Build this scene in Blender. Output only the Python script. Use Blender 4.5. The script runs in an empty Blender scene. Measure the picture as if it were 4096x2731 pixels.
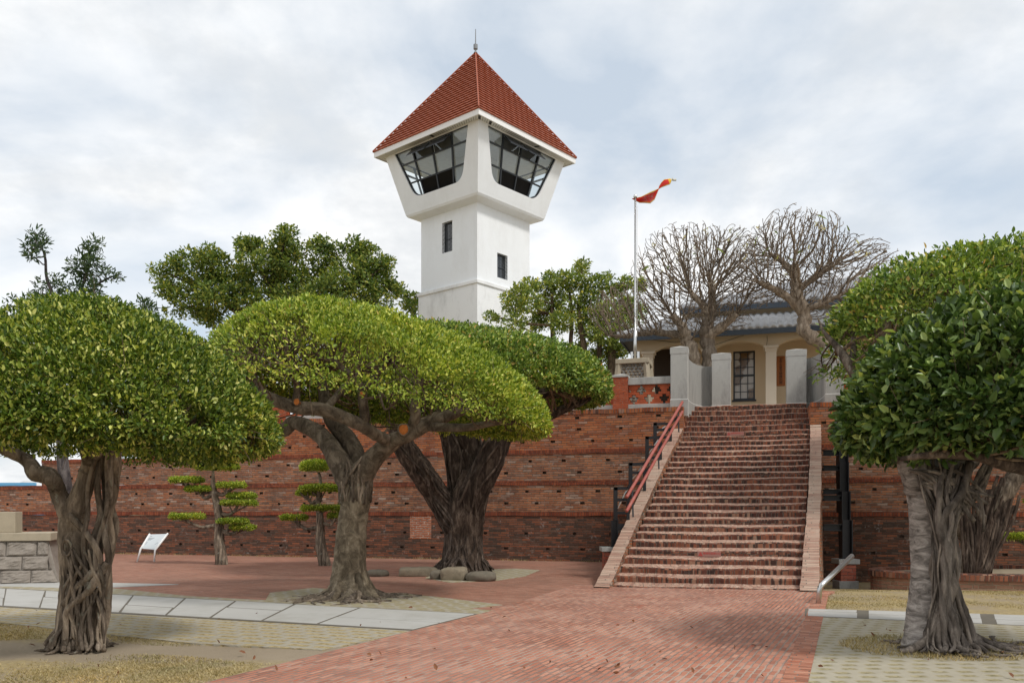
import bpy, math, random
import numpy as np
from mathutils.kdtree import KDTree
from mathutils import Vector, Matrix

# ------------------------------------------------------------------ camera
S = bpy.context.scene
COL = S.collection
F, HX, HY, EYE = 3400.0, 2048.0, 2040.0, 1.55      # focal length and horizon of the 4096 px photograph
cam = bpy.data.cameras.new("camera")
cam.sensor_width = 36.0
cam.lens = 36.0 * F / 4096.0
cam.shift_y = (HY - 1365.5) / 4096.0
cam.clip_start, cam.clip_end = 0.1, 4000.0
camo = bpy.data.objects.new("camera", cam)
camo.location = (0, 0, EYE)
camo.rotation_euler = (math.radians(90), 0, 0)
COL.objects.link(camo)
S.camera = camo

# ------------------------------------------------------------------ sky, sun, exposure
SUN_EL, SUN_AZ = math.radians(52), math.radians(128)   # azimuth clockwise from +Y
w = bpy.data.worlds.new("World")
S.world = w
w.use_nodes = True
nt = w.node_tree
nt.nodes.clear()


def wn(t, **k):
    n = nt.nodes.new(t)
    for a, b in k.items():
        setattr(n, a, b)
    return n


sky = wn("ShaderNodeTexSky", sky_type='NISHITA', sun_disc=False, sun_elevation=SUN_EL, sun_rotation=SUN_AZ)
sky.air_density, sky.dust_density, sky.ozone_density = 1.0, 1.5, 1.0
tc = wn("ShaderNodeTexCoord")
sep = wn("ShaderNodeSeparateXYZ")
nt.links.new(tc.outputs['Generated'], sep.inputs[0])
zc = wn("ShaderNodeMath", operation='MAXIMUM')
nt.links.new(sep.outputs[2], zc.inputs[0]); zc.inputs[1].default_value = 0.0
za = wn("ShaderNodeMath", operation='ADD')
nt.links.new(zc.outputs[0], za.inputs[0]); za.inputs[1].default_value = 0.32
dv = wn("ShaderNodeVectorMath", operation='DIVIDE')
cz = wn("ShaderNodeCombineXYZ")
for i in range(3):
    nt.links.new(za.outputs[0], cz.inputs[i])
nt.links.new(tc.outputs['Generated'], dv.inputs[0]); nt.links.new(cz.outputs[0], dv.inputs[1])
mp = wn("ShaderNodeMapping")
mp.inputs['Location'].default_value = (3.1, 1.7, 0.4)
mp.inputs['Scale'].default_value = (1.0, 1.0, 0.35)
nt.links.new(dv.outputs[0], mp.inputs[0])
n1 = wn("ShaderNodeTexNoise")
n1.inputs['Scale'].default_value = 1.9; n1.inputs['Detail'].default_value = 9; n1.inputs['Roughness'].default_value = 0.52
n1.inputs['Distortion'].default_value = 0.35
nt.links.new(mp.outputs[0], n1.inputs['Vector'])
r1 = wn("ShaderNodeValToRGB")
r1.color_ramp.elements[0].position = 0.31; r1.color_ramp.elements[0].color = (0, 0, 0, 1)
r1.color_ramp.elements[1].position = 0.54; r1.color_ramp.elements[1].color = (1, 1, 1, 1)
nt.links.new(n1.outputs[0], r1.inputs[0])
n2 = wn("ShaderNodeTexNoise")
n2.inputs['Scale'].default_value = 3.4; n2.inputs['Detail'].default_value = 9; n2.inputs['Roughness'].default_value = 0.57
mp2 = wn("ShaderNodeMapping")
mp2.inputs['Location'].default_value = (8.3, 4.2, 1.0)
nt.links.new(dv.outputs[0], mp2.inputs[0]); nt.links.new(mp2.outputs[0], n2.inputs['Vector'])
r2 = wn("ShaderNodeValToRGB")
r2.color_ramp.interpolation = 'EASE'
r2.color_ramp.elements[0].position = 0.36; r2.color_ramp.elements[0].color = (4.25, 4.38, 4.5, 1)
r2.color_ramp.elements[1].position = 0.60; r2.color_ramp.elements[1].color = (5.7, 5.7, 5.68, 1)
nt.links.new(n2.outputs[0], r2.inputs[0])
thin = wn("ShaderNodeMix", data_type='RGBA')          # thin veil over the blue gaps
thin.inputs[0].default_value = 0.82
nt.links.new(sky.outputs[0], thin.inputs[6]); thin.inputs[7].default_value = (3.4, 3.8, 4.2, 1)
mx = wn("ShaderNodeMix", data_type='RGBA')
nt.links.new(r1.outputs[0], mx.inputs[0]); nt.links.new(thin.outputs[2], mx.inputs[6]); nt.links.new(r2.outputs[0], mx.inputs[7])
bg = wn("ShaderNodeBackground")
bg.inputs[1].default_value = 0.128
nt.links.new(mx.outputs[2], bg.inputs[0])
wo = wn("ShaderNodeOutputWorld")
nt.links.new(bg.outputs[0], wo.inputs[0])

sl = bpy.data.lights.new("sun", 'SUN')
sl.energy = 1.5
sl.angle = math.radians(10)
sl.color = (1.0, 0.965, 0.91)
so = bpy.data.objects.new("sun", sl)
sd = Vector((math.sin(SUN_AZ) * math.cos(SUN_EL), math.cos(SUN_AZ) * math.cos(SUN_EL), math.sin(SUN_EL)))
so.rotation_euler = sd.to_track_quat('Z', 'Y').to_euler()
so.location = sd * 80
COL.objects.link(so)
S.view_settings.view_transform = 'Standard'
S.view_settings.look = 'None'
S.view_settings.exposure = 0.6
S.view_settings.gamma = 1.0
S.view_settings.use_curve_mapping = False

# ------------------------------------------------------------------ frames and helpers
rng = np.random.default_rng(7)
random.seed(7)
WA = math.radians(16)                         # fort wall, terrace and house share this angle
CA, SA = math.cos(WA), math.sin(WA)


def gdrop(x, y):                              # ground falls away to the right of the stairway, towards the wall
    side = (x - (3.8 + (y - 16.7) * 0.379)) / 1.6 + 0.5
    a = np.clip(side, 0, 1); a = a * a * (3 - 2 * a)
    b = np.clip((y - 15.0) / 8.0, 0, 1); b = b * b * (3 - 2 * b)
    return -0.42 * a * b


def P(px, py, D):                             # photo pixel at depth D -> world
    return Vector(((px - HX) / F * D, D, EYE - (py - HY) / F * D))


def G(px, py):                                # photo pixel on the level ground -> world x, y
    D = F * EYE / (py - HY)
    return ((px - HX) / F * D, D)


def s2w(s, t, z=0.0):                         # wall frame -> world
    return Vector((s * CA + t * SA, -s * SA + t * CA, z))


def w_at(px, py, t):                          # photo pixel on the plane t of the wall frame -> (s, z)
    u = (px - HX) / F
    D = t / (u * SA + CA)
    return D * (u * CA - SA), EYE - (py - HY) / F * D


def tag(o, label=None, cat=None, group=None, kind=None):
    if label: o['label'] = label
    if cat: o['category'] = cat
    if group: o['group'] = group
    if kind: o['kind'] = kind
    return o


def empty(name, loc=(0, 0, 0), rz=0.0):
    o = bpy.data.objects.new(name, None)
    o.location = loc
    o.rotation_euler = (0, 0, rz)
    o.empty_display_size = 0.3
    COL.objects.link(o)
    return o


def metric_uv(me):                            # metres along the face: u level, v up the slope
    n = len(me.loops)
    if n == 0: return
    co = np.empty(len(me.vertices) * 3); me.vertices.foreach_get('co', co); co = co.reshape(-1, 3)
    li = np.empty(n, np.int32); me.loops.foreach_get('vertex_index', li)
    pn = np.empty(len(me.polygons) * 3); me.polygons.foreach_get('normal', pn); pn = pn.reshape(-1, 3)
    lt = np.empty(len(me.polygons), np.int32); me.polygons.foreach_get('loop_total', lt)
    t = np.stack([-pn[:, 1], pn[:, 0], np.zeros(len(pn))], 1)
    ln = np.linalg.norm(t, axis=1)
    flat = ln < 0.02
    t[flat] = (1, 0, 0); ln[flat] = 1
    t /= ln[:, None]
    b = np.cross(pn, t)
    lp = np.repeat(np.arange(len(pn)), lt)
    p = co[li]
    uv = np.stack([(p * t[lp]).sum(1), (p * b[lp]).sum(1)], 1)
    lay = me.uv_layers.new(name="metres")
    lay.data.foreach_set('uv', uv.astype(np.float32).ravel())


class MB:
    def __init__(self):
        self.v, self.f, self.m = [], [], []

    def add(self, vs, fs, mi=0):
        o = len(self.v)
        self.v.extend([tuple(p) for p in vs])
        self.f.extend([tuple(i + o for i in f) for f in fs])
        self.m.extend([mi] * len(fs))
        return self

    def box(self, x0, x1, y0, y1, z0, z1, mi=0):
        vs = [(x, y, z) for z in (z0, z1) for y in (y0, y1) for x in (x0, x1)]
        return self.add(vs, [(0, 2, 3, 1), (4, 5, 7, 6), (0, 1, 5, 4), (2, 6, 7, 3), (0, 4, 6, 2), (1, 3, 7, 5)], mi)

    def bar(self, a, b, w, h, mi=0, up=(0, 0, 1)):           # rectangular bar from a to b
        a, b = Vector(a), Vector(b)
        d = (b - a).normalized()
        sd_ = d.cross(Vector(up))
        if sd_.length < 1e-4: sd_ = d.cross(Vector((1, 0, 0)))
        sd_.normalize()
        u2 = sd_.cross(d)
        vs = [p + sd_ * (i * w / 2) + u2 * (j * h / 2) for p in (a, b) for i, j in ((-1, -1), (1, -1), (1, 1), (-1, 1))]
        return self.add(vs, [(0, 3, 2, 1), (4, 5, 6, 7), (0, 1, 5, 4), (1, 2, 6, 5), (2, 3, 7, 6), (3, 0, 4, 7)], mi)

    def prism(self, poly, axis, lo, hi, mi=0):               # poly: 2D points, extruded along axis 'x','y','z'
        def m3(p, q):
            return {'x': (q, p[0], p[1]), 'y': (p[0], q, p[1]), 'z': (p[0], p[1], q)}[axis]
        n = len(poly)
        vs = [m3(p, lo) for p in poly] + [m3(p, hi) for p in poly]
        fs = [tuple(range(n))[::-1], tuple(range(n, 2 * n))]
        fs += [(i, (i + 1) % n, n + (i + 1) % n, n + i) for i in range(n)]
        return self.add(vs, fs, mi)

    def tube(self, pts, rad, n=6, mi=0, cap=True, squash=None):
        p = np.array([tuple(q) for q in pts], float)
        k = len(p)
        r = np.broadcast_to(np.array(rad, float), (k,))
        tn = np.gradient(p, axis=0)
        tn /= np.linalg.norm(tn, axis=1)[:, None] + 1e-12
        ref = np.array((0.0, 0, 1)) if abs(tn[0][2]) < 0.9 else np.array((1.0, 0, 0))
        u = np.cross(tn[0], ref); u /= np.linalg.norm(u)
        ang = np.arange(n) * 2 * math.pi / n
        ca, sa = np.cos(ang), np.sin(ang)
        vs = []
        for i in range(k):
            u = u - tn[i] * np.dot(u, tn[i]); u /= np.linalg.norm(u) + 1e-12
            v = np.cross(tn[i], u)
            vs.append(p[i] + r[i] * (ca[:, None] * u + sa[:, None] * v))
        vs = np.concatenate(vs)
        fs = [(i * n + j, i * n + (j + 1) % n, (i + 1) * n + (j + 1) % n, (i + 1) * n + j) for i in range(k - 1) for j in range(n)]
        if cap:
            fs += [tuple(range(n))[::-1], tuple(range((k - 1) * n, k * n))]
        return self.add(vs, fs, mi)

    def lathe(self, prof, n=16, c=(0, 0), mi=0):
        vs = [(c[0] + r * math.cos(2 * math.pi * j / n), c[1] + r * math.sin(2 * math.pi * j / n), z) for r, z in prof for j in range(n)]
        k = len(prof)
        fs = [(i * n + j, i * n + (j + 1) % n, (i + 1) * n + (j + 1) % n, (i + 1) * n + j) for i in range(k - 1) for j in range(n)]
        fs += [tuple(range(n))[::-1], tuple(range((k - 1) * n, k * n))]
        return self.add(vs, fs, mi)

    def grid(self, pts, mi=0):                               # pts[i][j]
        a, b = len(pts), len(pts[0])
        vs = [q for row in pts for q in row]
        fs = [(i * b + j, i * b + j + 1, (i + 1) * b + j + 1, (i + 1) * b + j) for i in range(a - 1) for j in range(b - 1)]
        return self.add(vs, fs, mi)

    def build(self, name, mats, parent=None, smooth=False, bevel=0, solid=0, loc=None, rz=0.0):
        me = bpy.data.meshes.new(name)
        me.from_pydata(self.v, [], self.f)
        for m in (mats if isinstance(mats, (list, tuple)) else [mats]):
            me.materials.append(m)
        me.polygons.foreach_set('material_index', self.m)
        if smooth:
            me.polygons.foreach_set('use_smooth', [True] * len(self.f))
        me.update()
        metric_uv(me)
        o = bpy.data.objects.new(name, me)
        COL.objects.link(o)
        if parent: o.parent = parent
        if loc is not None:
            o.location = loc
        o.rotation_euler = (0, 0, rz)
        if solid:
            m = o.modifiers.new("thick", 'SOLIDIFY'); m.thickness = solid; m.offset = 0
        if bevel:
            m = o.modifiers.new("bevel", 'BEVEL'); m.width = bevel; m.segments = 2; m.limit_method = 'ANGLE'; m.angle_limit = 0.6
        return o


# ------------------------------------------------------------------ materials
class NB:
    def __init__(self, name):
        self.mat = bpy.data.materials.new(name)
        self.mat.use_nodes = True
        self.t = self.mat.node_tree
        self.t.nodes.clear()
        self.out = self.n('ShaderNodeOutputMaterial')
        self.bs = self.n('ShaderNodeBsdfPrincipled')
        self.l(self.bs.outputs[0], self.out.inputs[0])

    def n(self, t, **k):
        x = self.t.nodes.new(t)
        for a, b in k.items(): setattr(x, a, b)
        return x

    def l(self, a, b): self.t.links.new(a, b)

    def put(self, sock, v):
        if isinstance(v, bpy.types.NodeSocket): self.l(v, sock)
        elif isinstance(v, tuple) and len(v) == 3 and sock.type == 'RGBA': sock.default_value = (*v, 1)
        else: sock.default_value = v

    def math(self, op, a, b=0.0, clamp=False):
        x = self.n('ShaderNodeMath', operation=op, use_clamp=clamp)
        self.put(x.inputs[0], a); self.put(x.inputs[1], b)
        return x.outputs[0]

    def mix(self, f, a, b, blend='MIX'):
        x = self.n('ShaderNodeMix', data_type='RGBA', blend_type=blend)
        self.put(x.inputs[0], f); self.put(x.inputs[6], a); self.put(x.inputs[7], b)
        return x.outputs[2]

    def noise(self, vec, scale, detail=4, rough=0.55, dist=0.0, col=False):
        x = self.n('ShaderNodeTexNoise')
        if vec is not None: self.l(vec, x.inputs['Vector'])
        x.inputs['Scale'].default_value = scale; x.inputs['Detail'].default_value = detail
        x.inputs['Roughness'].default_value = rough; x.inputs['Distortion'].default_value = dist
        return x.outputs[1 if col else 0]

    def ramp(self, f, stops, interp='LINEAR'):
        x = self.n('ShaderNodeValToRGB')
        r = x.color_ramp; r.interpolation = interp
        while len(r.elements) < len(stops): r.elements.new(0.5)
        for e, (p, c) in zip(r.elements, stops):
            e.position = p
            e.color = (*c, 1) if isinstance(c, tuple) else (c, c, c, 1)
        self.put(x.inputs[0], f)
        return x.outputs[0]

    def uv(self, rot=0.0, scale=(1, 1, 1), loc=(0, 0, 0)):
        a = self.n('ShaderNodeUVMap'); a.uv_map = "metres"
        m = self.n('ShaderNodeMapping')
        m.inputs['Rotation'].default_value = (0, 0, rot)
        m.inputs['Scale'].default_value = scale
        m.inputs['Location'].default_value = loc
        self.l(a.outputs[0], m.inputs[0])
        return m.outputs[0]

    def obj(self, scale=(1, 1, 1)):
        a = self.n('ShaderNodeTexCoord')
        m = self.n('ShaderNodeMapping'); m.inputs['Scale'].default_value = scale
        self.l(a.outputs['Object'], m.inputs[0])
        return m.outputs[0]

    def bump(self, h, strength=0.5, dist=0.02):
        b = self.n('ShaderNodeBump')
        b.inputs['Strength'].default_value = strength; b.inputs['Distance'].default_value = dist
        self.l(h, b.inputs['Height']); self.l(b.outputs[0], self.bs.inputs['Normal'])

    def fin(self, col, rough=0.8, spec=0.3, metal=0.0):
        self.put(self.bs.inputs['Base Color'], col)
        self.put(self.bs.inputs['Roughness'], rough)
        self.bs.inputs['Specular IOR Level'].default_value = spec
        self.bs.inputs['Metallic'].default_value = metal
        return self.mat

    def bricks(self, vec, bw, bh, mort, pal, off=0.5, wob=0.012, seed=0.0):
        """own brick bond: returns brick colour, brick mask (0 in the joints) and the per-brick random value"""
        nz = self.noise(vec, 5.0, 3, 0.6, col=True)
        sub = self.n('ShaderNodeVectorMath', operation='SUBTRACT'); self.l(nz, sub.inputs[0]); sub.inputs[1].default_value = (0.5, 0.5, 0.5)
        sc = self.n('ShaderNodeVectorMath', operation='SCALE'); self.l(sub.outputs[0], sc.inputs[0]); sc.inputs['Scale'].default_value = wob * 2
        ad = self.n('ShaderNodeVectorMath', operation='ADD'); self.l(vec, ad.inputs[0]); self.l(sc.outputs[0], ad.inputs[1])
        sx = self.n('ShaderNodeSeparateXYZ'); self.l(ad.outputs[0], sx.inputs[0])
        v = self.math('DIVIDE', sx.outputs[1], bh)
        row = self.math('FLOOR', v)
        fv = self.math('FRACT', v)
        wr = self.n('ShaderNodeTexWhiteNoise', noise_dimensions='1D'); self.l(self.math('ADD', row, seed), wr.inputs['W'])
        jit = self.math('MULTIPLY', wr.outputs[0], 0.25)
        u = self.math('ADD', self.math('DIVIDE', sx.outputs[0], bw), self.math('ADD', self.math('MULTIPLY', row, off), jit))
        col = self.math('FLOOR', u)
        fu = self.math('FRACT', u)
        cb = self.n('ShaderNodeCombineXYZ'); self.l(col, cb.inputs[0]); self.l(row, cb.inputs[1]); cb.inputs[2].default_value = seed
        wh = self.n('ShaderNodeTexWhiteNoise', noise_dimensions='3D'); self.l(cb.outputs[0], wh.inputs[0])
        def edge(f, size):
            d = self.math('MULTIPLY', self.math('MINIMUM', f, self.math('SUBTRACT', 1.0, f)), size)
            return self.math('DIVIDE', self.math('SUBTRACT', d, mort * 0.35), mort * 0.35, clamp=True)
        mask = self.math('MULTIPLY', edge(fu, bw), edge(fv, bh))
        return self.ramp(wh.outputs[0], pal), mask, wh.outputs[0]


def brick_mat(name, bw, bh, mort, pal, mcol, stain=None, stain_amt=0.5, pale=None, pale_amt=0.0, rot=0.0, off=0.5, wob=0.018, bump=0.7, seed=0.0, stain_scale=0.5, vscale=0.35, mvar=9.0, veil=None, veil_amt=0.0):
    b = NB(name)
    vec = b.uv(rot)
    c, mask, rnd = b.bricks(vec, bw, bh, mort, pal, off, wob, seed)
    fine = b.noise(vec, 38, 4, 0.6)
    c = b.mix(b.math('MULTIPLY', fine, 0.5), c, b.mix(1.0, c, (0.55, 0.5, 0.48), 'MULTIPLY'))
    mc = b.mix(b.ramp(b.noise(vec, mvar, 4, 0.6), [(0.38, 0.0), (0.62, 1.0)]), mcol, tuple(x * 0.30 for x in mcol))
    c = b.mix(mask, mc, c)
    if veil:
        c = b.mix(b.math('MULTIPLY', b.ramp(b.noise(vec, 7.0, 5, 0.7), [(0.3, 0.4), (0.7, 1.0)]), veil_amt), c, veil)
    if stain:
        mpv = b.uv(rot, (1, vscale, 1), (seed * 3.1, 0, 0))
        s1 = b.ramp(b.noise(mpv, stain_scale, 6, 0.68), [(0.40, 0.0), (0.66, 1.0)])
        s2 = b.ramp(b.noise(vec, 4.5, 4, 0.7), [(0.35, 0.25), (0.65, 1.0)])
        c = b.mix(b.math('MULTIPLY', b.math('MULTIPLY', s1, s2), stain_amt), c, stain)
    if pale:
        s3 = b.ramp(b.noise(vec, 2.2, 5, 0.75), [(0.56, 0.0), (0.70, 1.0)])
        s4 = b.ramp(b.noise(vec, 14, 3, 0.6), [(0.48, 0.0), (0.60, 1.0)])
        c = b.mix(b.math('MULTIPLY', b.math('MULTIPLY', s3, s4), pale_amt), c, pale)
    h = b.math('ADD', b.math('MULTIPLY', mask, 1.0), b.math('MULTIPLY', b.noise(vec, 26, 4, 0.65), 0.5))
    b.bump(h, bump, 0.012)
    return b.fin(c, 0.88, 0.2)


def plain(name, col, rough=0.6, var=0.15, scale=6.0, spec=0.3, metal=0.0, bump=0.0, bscale=30.0, dirt=None, dirt_amt=0.0, dirt_scale=1.5, stretch=(1, 1, 1)):
    b = NB(name)
    v = b.obj(stretch)
    n = b.noise(v, scale, 5, 0.6)
    c = b.mix(n, tuple(x * (1 - var) for x in col), tuple(min(1, x * (1 + var)) for x in col))
    if dirt:
        d = b.ramp(b.noise(v, dirt_scale, 7, 0.72), [(0.48, 0.0), (0.72, 1.0)])
        c = b.mix(b.math('MULTIPLY', d, dirt_amt), c, dirt)
    if bump:
        b.bump(b.noise(v, bscale, 5, 0.65), bump, 0.02)
    return b.fin(c, rough, spec, metal)


def leaf_mat(name, stops, rough=0.42, trans=0.32, spec=0.35, gain=1.45):
    b = NB(name)
    g = b.n('ShaderNodeNewGeometry')
    c = b.ramp(g.outputs['Random Per Island'], [(p, tuple(min(.75, x * gain) for x in q)) for p, q in stops])
    big = b.noise(b.obj(), 1.1, 3, 0.6)
    c = b.mix(1.0, c, b.ramp(big, [(0.3, (0.72, 0.8, 0.8)), (0.7, (1.25, 1.15, 1.0))]), 'MULTIPLY')
    b.fin(c, rough, spec)
    tr = b.n('ShaderNodeBsdfTranslucent')
    b.l(b.mix(1.0, c, (1.3, 1.3, 0.6), 'MULTIPLY'), tr.inputs[0])
    ms = b.n('ShaderNodeMixShader'); ms.inputs[0].default_value = trans
    b.l(b.bs.outputs[0], ms.inputs[1]); b.l(tr.outputs[0], ms.inputs[2]); b.l(ms.outputs[0], b.out.inputs[0])
    return b.mat


def bark_mat(name, dark, mid, light, sx=(6, 6, 1.6), bump=0.8, spots=None):
    b = NB(name)
    v = b.obj(sx)
    dark, mid, light = [tuple(x * gq for x in q) for q, gq in ((dark, .75), (mid, 1.2), (light, 1.6))]
    n = b.noise(v, 1.6, 8, 0.68, 0.6)
    c = b.ramp(n, [(0.30, dark), (0.50, mid), (0.70, light)])
    gi = b.n('ShaderNodeNewGeometry')
    c = b.mix(1.0, c, b.ramp(gi.outputs['Random Per Island'], [(0.0, (0.62, 0.62, 0.62)), (0.5, (1.0, 1.0, 1.0)), (1.0, (1.35, 1.33, 1.28))]), 'MULTIPLY')
    fine = b.noise(b.obj((14, 14, 14)), 3, 4, 0.6)
    c = b.mix(b.math('MULTIPLY', fine, 0.55), c, b.mix(1.0, c, (0.5, 0.48, 0.45), 'MULTIPLY'))
    if spots:
        s = b.ramp(b.noise(b.obj((3, 3, 2.2)), 2.6, 5, 0.7), [(0.60, 0.0), (0.66, 1.0)])
        c = b.mix(b.math('MULTIPLY', s, 0.75), c, spots)
    b.bump(b.math('ADD', n, b.math('MULTIPLY', fine, 0.4)), bump, 0.03)
    return b.fin(c, 0.9, 0.15)


PAL_ORANGE = [(0.0, (0.13, 0.055, 0.036)), (0.10, (0.27, 0.070, 0.028)), (0.4, (0.41, 0.120, 0.042)), (0.7, (0.48, 0.165, 0.062)), (0.88, (0.32, 0.12, 0.07)), (1.0, (0.42, 0.25, 0.18))]
PAL_MID = [(0.0, (0.13, 0.078, 0.058)), (0.13, (0.22, 0.078, 0.044)), (0.45, (0.34, 0.122, 0.052)), (0.72, (0.43, 0.170, 0.078)), (0.88, (0.26, 0.14, 0.10)), (1.0, (0.45, 0.34, 0.27))]
PAL_DARK = [(0.0, (0.055, 0.036, 0.028)), (0.25, (0.105, 0.046, 0.031)), (0.55, (0.20, 0.068, 0.036)), (0.8, (0.33, 0.105, 0.048)), (1.0, (0.15, 0.095, 0.07))]
PAL_SOLDIER = [(0.0, (0.20, 0.050, 0.026)), (0.5, (0.31, 0.078, 0.036)), (1.0, (0.40, 0.115, 0.052))]
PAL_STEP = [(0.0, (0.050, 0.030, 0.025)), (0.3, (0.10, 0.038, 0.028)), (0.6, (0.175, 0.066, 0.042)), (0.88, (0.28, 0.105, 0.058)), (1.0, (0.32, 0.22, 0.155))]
PAL_PAVE = [(0.0, (0.29, 0.112, 0.068)), (0.3, (0.42, 0.165, 0.100)), (0.65, (0.50, 0.210, 0.130)), (0.92, (0.58, 0.300, 0.205)), (1.0, (0.43, 0.115, 0.06))]
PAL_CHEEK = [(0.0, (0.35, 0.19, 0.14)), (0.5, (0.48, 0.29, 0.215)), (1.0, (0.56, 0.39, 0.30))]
MORT = (0.27, 0.225, 0.175)
STAIN = (0.045, 0.040, 0.032)
M = {}
M['tier0'] = brick_mat("brick_tier_dark", 0.27, 0.068, 0.015, [(p, tuple(x * 1.3 for x in c)) for p, c in PAL_DARK], (0.15, 0.12, 0.095), STAIN, 0.62, (0.52, 0.50, 0.46), 0.55, seed=1, veil=(0.13, 0.085, 0.060), veil_amt=0.4)
M['tier1'] = brick_mat("brick_tier_mixed", 0.27, 0.070, 0.018, [(p, tuple(x * 1.34 for x in c)) for p, c in PAL_MID], MORT, STAIN, 0.62, (0.55, 0.53, 0.48), 0.35, seed=2, veil=(0.27, 0.155, 0.098), veil_amt=0.34)
M['tier2'] = brick_mat("brick_tier_worn", 0.27, 0.070, 0.019, [(p, tuple(x * 1.34 for x in c)) for p, c in PAL_MID], MORT, (0.075, 0.062, 0.050), 0.75, (0.58, 0.56, 0.52), 0.45, seed=3, veil=(0.27, 0.155, 0.098), veil_amt=0.38)
M['tier3'] = brick_mat("brick_tier_orange", 0.27, 0.072, 0.016, [(p, tuple(min(1, x * 1.22) for x in c)) for p, c in PAL_ORANGE], (0.20, 0.15, 0.11), STAIN, 0.45, (0.55, 0.52, 0.48), 0.3, seed=4, veil=(0.28, 0.14, 0.08), veil_amt=0.25)
M['soldier'] = brick_mat("brick_soldier", 0.072, 0.3, 0.010, PAL_SOLDIER, (0.14, 0.10, 0.08), STAIN, 0.55, seed=5, stain_scale=0.9)
M['coping'] = brick_mat("brick_coping", 0.078, 0.4, 0.013, PAL_ORANGE, (0.20, 0.15, 0.12), STAIN, 0.5, seed=6, stain_scale=0.9)
M['fresh'] = brick_mat("brick_repair", 0.26, 0.070, 0.020, [(0, (0.42, 0.13, 0.06)), (1, (0.56, 0.21, 0.11))], (0.55, 0.48, 0.40), seed=7)
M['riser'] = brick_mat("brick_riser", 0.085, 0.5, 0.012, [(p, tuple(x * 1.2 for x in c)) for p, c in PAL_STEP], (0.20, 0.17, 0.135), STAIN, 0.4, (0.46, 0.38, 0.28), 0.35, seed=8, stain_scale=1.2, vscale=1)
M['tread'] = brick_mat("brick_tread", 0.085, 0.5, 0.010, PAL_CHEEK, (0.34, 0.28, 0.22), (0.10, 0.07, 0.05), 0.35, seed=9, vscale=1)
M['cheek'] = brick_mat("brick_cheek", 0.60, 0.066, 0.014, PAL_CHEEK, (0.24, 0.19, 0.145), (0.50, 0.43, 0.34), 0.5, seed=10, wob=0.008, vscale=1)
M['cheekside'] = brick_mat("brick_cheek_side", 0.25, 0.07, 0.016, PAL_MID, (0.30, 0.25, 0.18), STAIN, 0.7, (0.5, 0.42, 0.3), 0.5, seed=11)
M['pave'] = brick_mat("brick_paving", 0.23, 0.070, 0.020, PAL_PAVE, (0.38, 0.32, 0.26), (0.30, 0.19, 0.155), 0.5, (0.56, 0.44, 0.37), 0.45, rot=math.radians(-66), bump=0.6, seed=12, stain_scale=0.8, vscale=1, mvar=0.9, veil=(0.44, 0.20, 0.145), veil_amt=0.25)
M['pave2'] = brick_mat("brick_paving_court", 0.23, 0.072, 0.012, [(p, tuple(x * 0.88 for x in c)) for p, c in PAL_PAVE], (0.27, 0.22, 0.18), (0.19, 0.115, 0.085), 0.75, (0.5, 0.40, 0.34), 0.4, rot=math.radians(22), bump=0.5, seed=13, stain_scale=0.45, vscale=1, mvar=0.8, veil=(0.30, 0.165, 0.12), veil_amt=0.6)
M['edging'] = brick_mat("brick_edging", 0.225, 0.075, 0.010, PAL_PAVE, (0.28, 0.235, 0.19), (0.28, 0.18, 0.15), 0.4, rot=math.radians(24), bump=0.5, seed=14, vscale=1)
M['planter'] = brick_mat("brick_planter", 0.24, 0.085, 0.014, [(0, (0.22, 0.10, 0.07)), (0.5, (0.33, 0.14, 0.095)), (1, (0.40, 0.20, 0.14))], (0.36, 0.29, 0.20), (0.36, 0.29, 0.19), 0.5, seed=15)
M['pier'] = brick_mat("brick_pier", 0.23, 0.066, 0.010, [(0, (0.34, 0.075, 0.032)), (1, (0.46, 0.11, 0.045))], (0.30, 0.19, 0.14), STAIN, 0.2, seed=16)
M['lattice'] = plain("brick_lattice", (0.41, 0.095, 0.038), 0.85, 0.35, 9, dirt=(0.14, 0.05, 0.03), dirt_amt=0.6, dirt_scale=4)
M['newpier'] = brick_mat("brick_post_base", 0.22, 0.085, 0.012, [(0, (0.40, 0.11, 0.07)), (1, (0.52, 0.17, 0.11))], (0.30, 0.19, 0.15), seed=17)
M['hole'] = plain("hole_mortar", (0.13, 0.085, 0.06), 0.95)
M['concrete'] = plain("concrete_weathered", (0.39, 0.385, 0.36), 0.85, 0.18, 2.5, bump=0.3, dirt=(0.17, 0.165, 0.16), dirt_amt=0.75, dirt_scale=1.3, stretch=(1.6, 1.6, 0.55))
M['concrete_dark'] = plain("concrete_stained", (0.30, 0.295, 0.275), 0.85, 0.2, 2.5, bump=0.3, dirt=(0.12, 0.12, 0.115), dirt_amt=0.85, dirt_scale=1.3, stretch=(2.2, 2.2, 0.45))
M['joint'] = plain("white_joint", (0.68, 0.68, 0.66), 0.8)
M['whitewall'] = plain("white_render", (0.785, 0.805, 0.82), 0.7, 0.03, 1.2, bump=0.04, dirt=(0.60, 0.60, 0.59), dirt_amt=0.35, dirt_scale=0.9, stretch=(1, 1, 0.45))
M['whiteworn'] = plain("white_render_worn", (0.78, 0.79, 0.79), 0.75, 0.04, 1.2, bump=0.06, dirt=(0.42, 0.42, 0.41), dirt_amt=0.6, dirt_scale=1.1, stretch=(1, 1, 0.5))
M['whitetrim'] = plain("white_trim", (0.80, 0.80, 0.79), 0.6, 0.03)
M['soffit'] = plain("soffit_boards", (0.62, 0.62, 0.58), 0.7, 0.12, 5)
M['black'] = plain("black_steel", (0.012, 0.012, 0.014), 0.45, 0.3, 8, 0.4)
M['frame'] = plain("dark_window_frame", (0.018, 0.022, 0.028), 0.4, 0.2, 5, 0.4)
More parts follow.
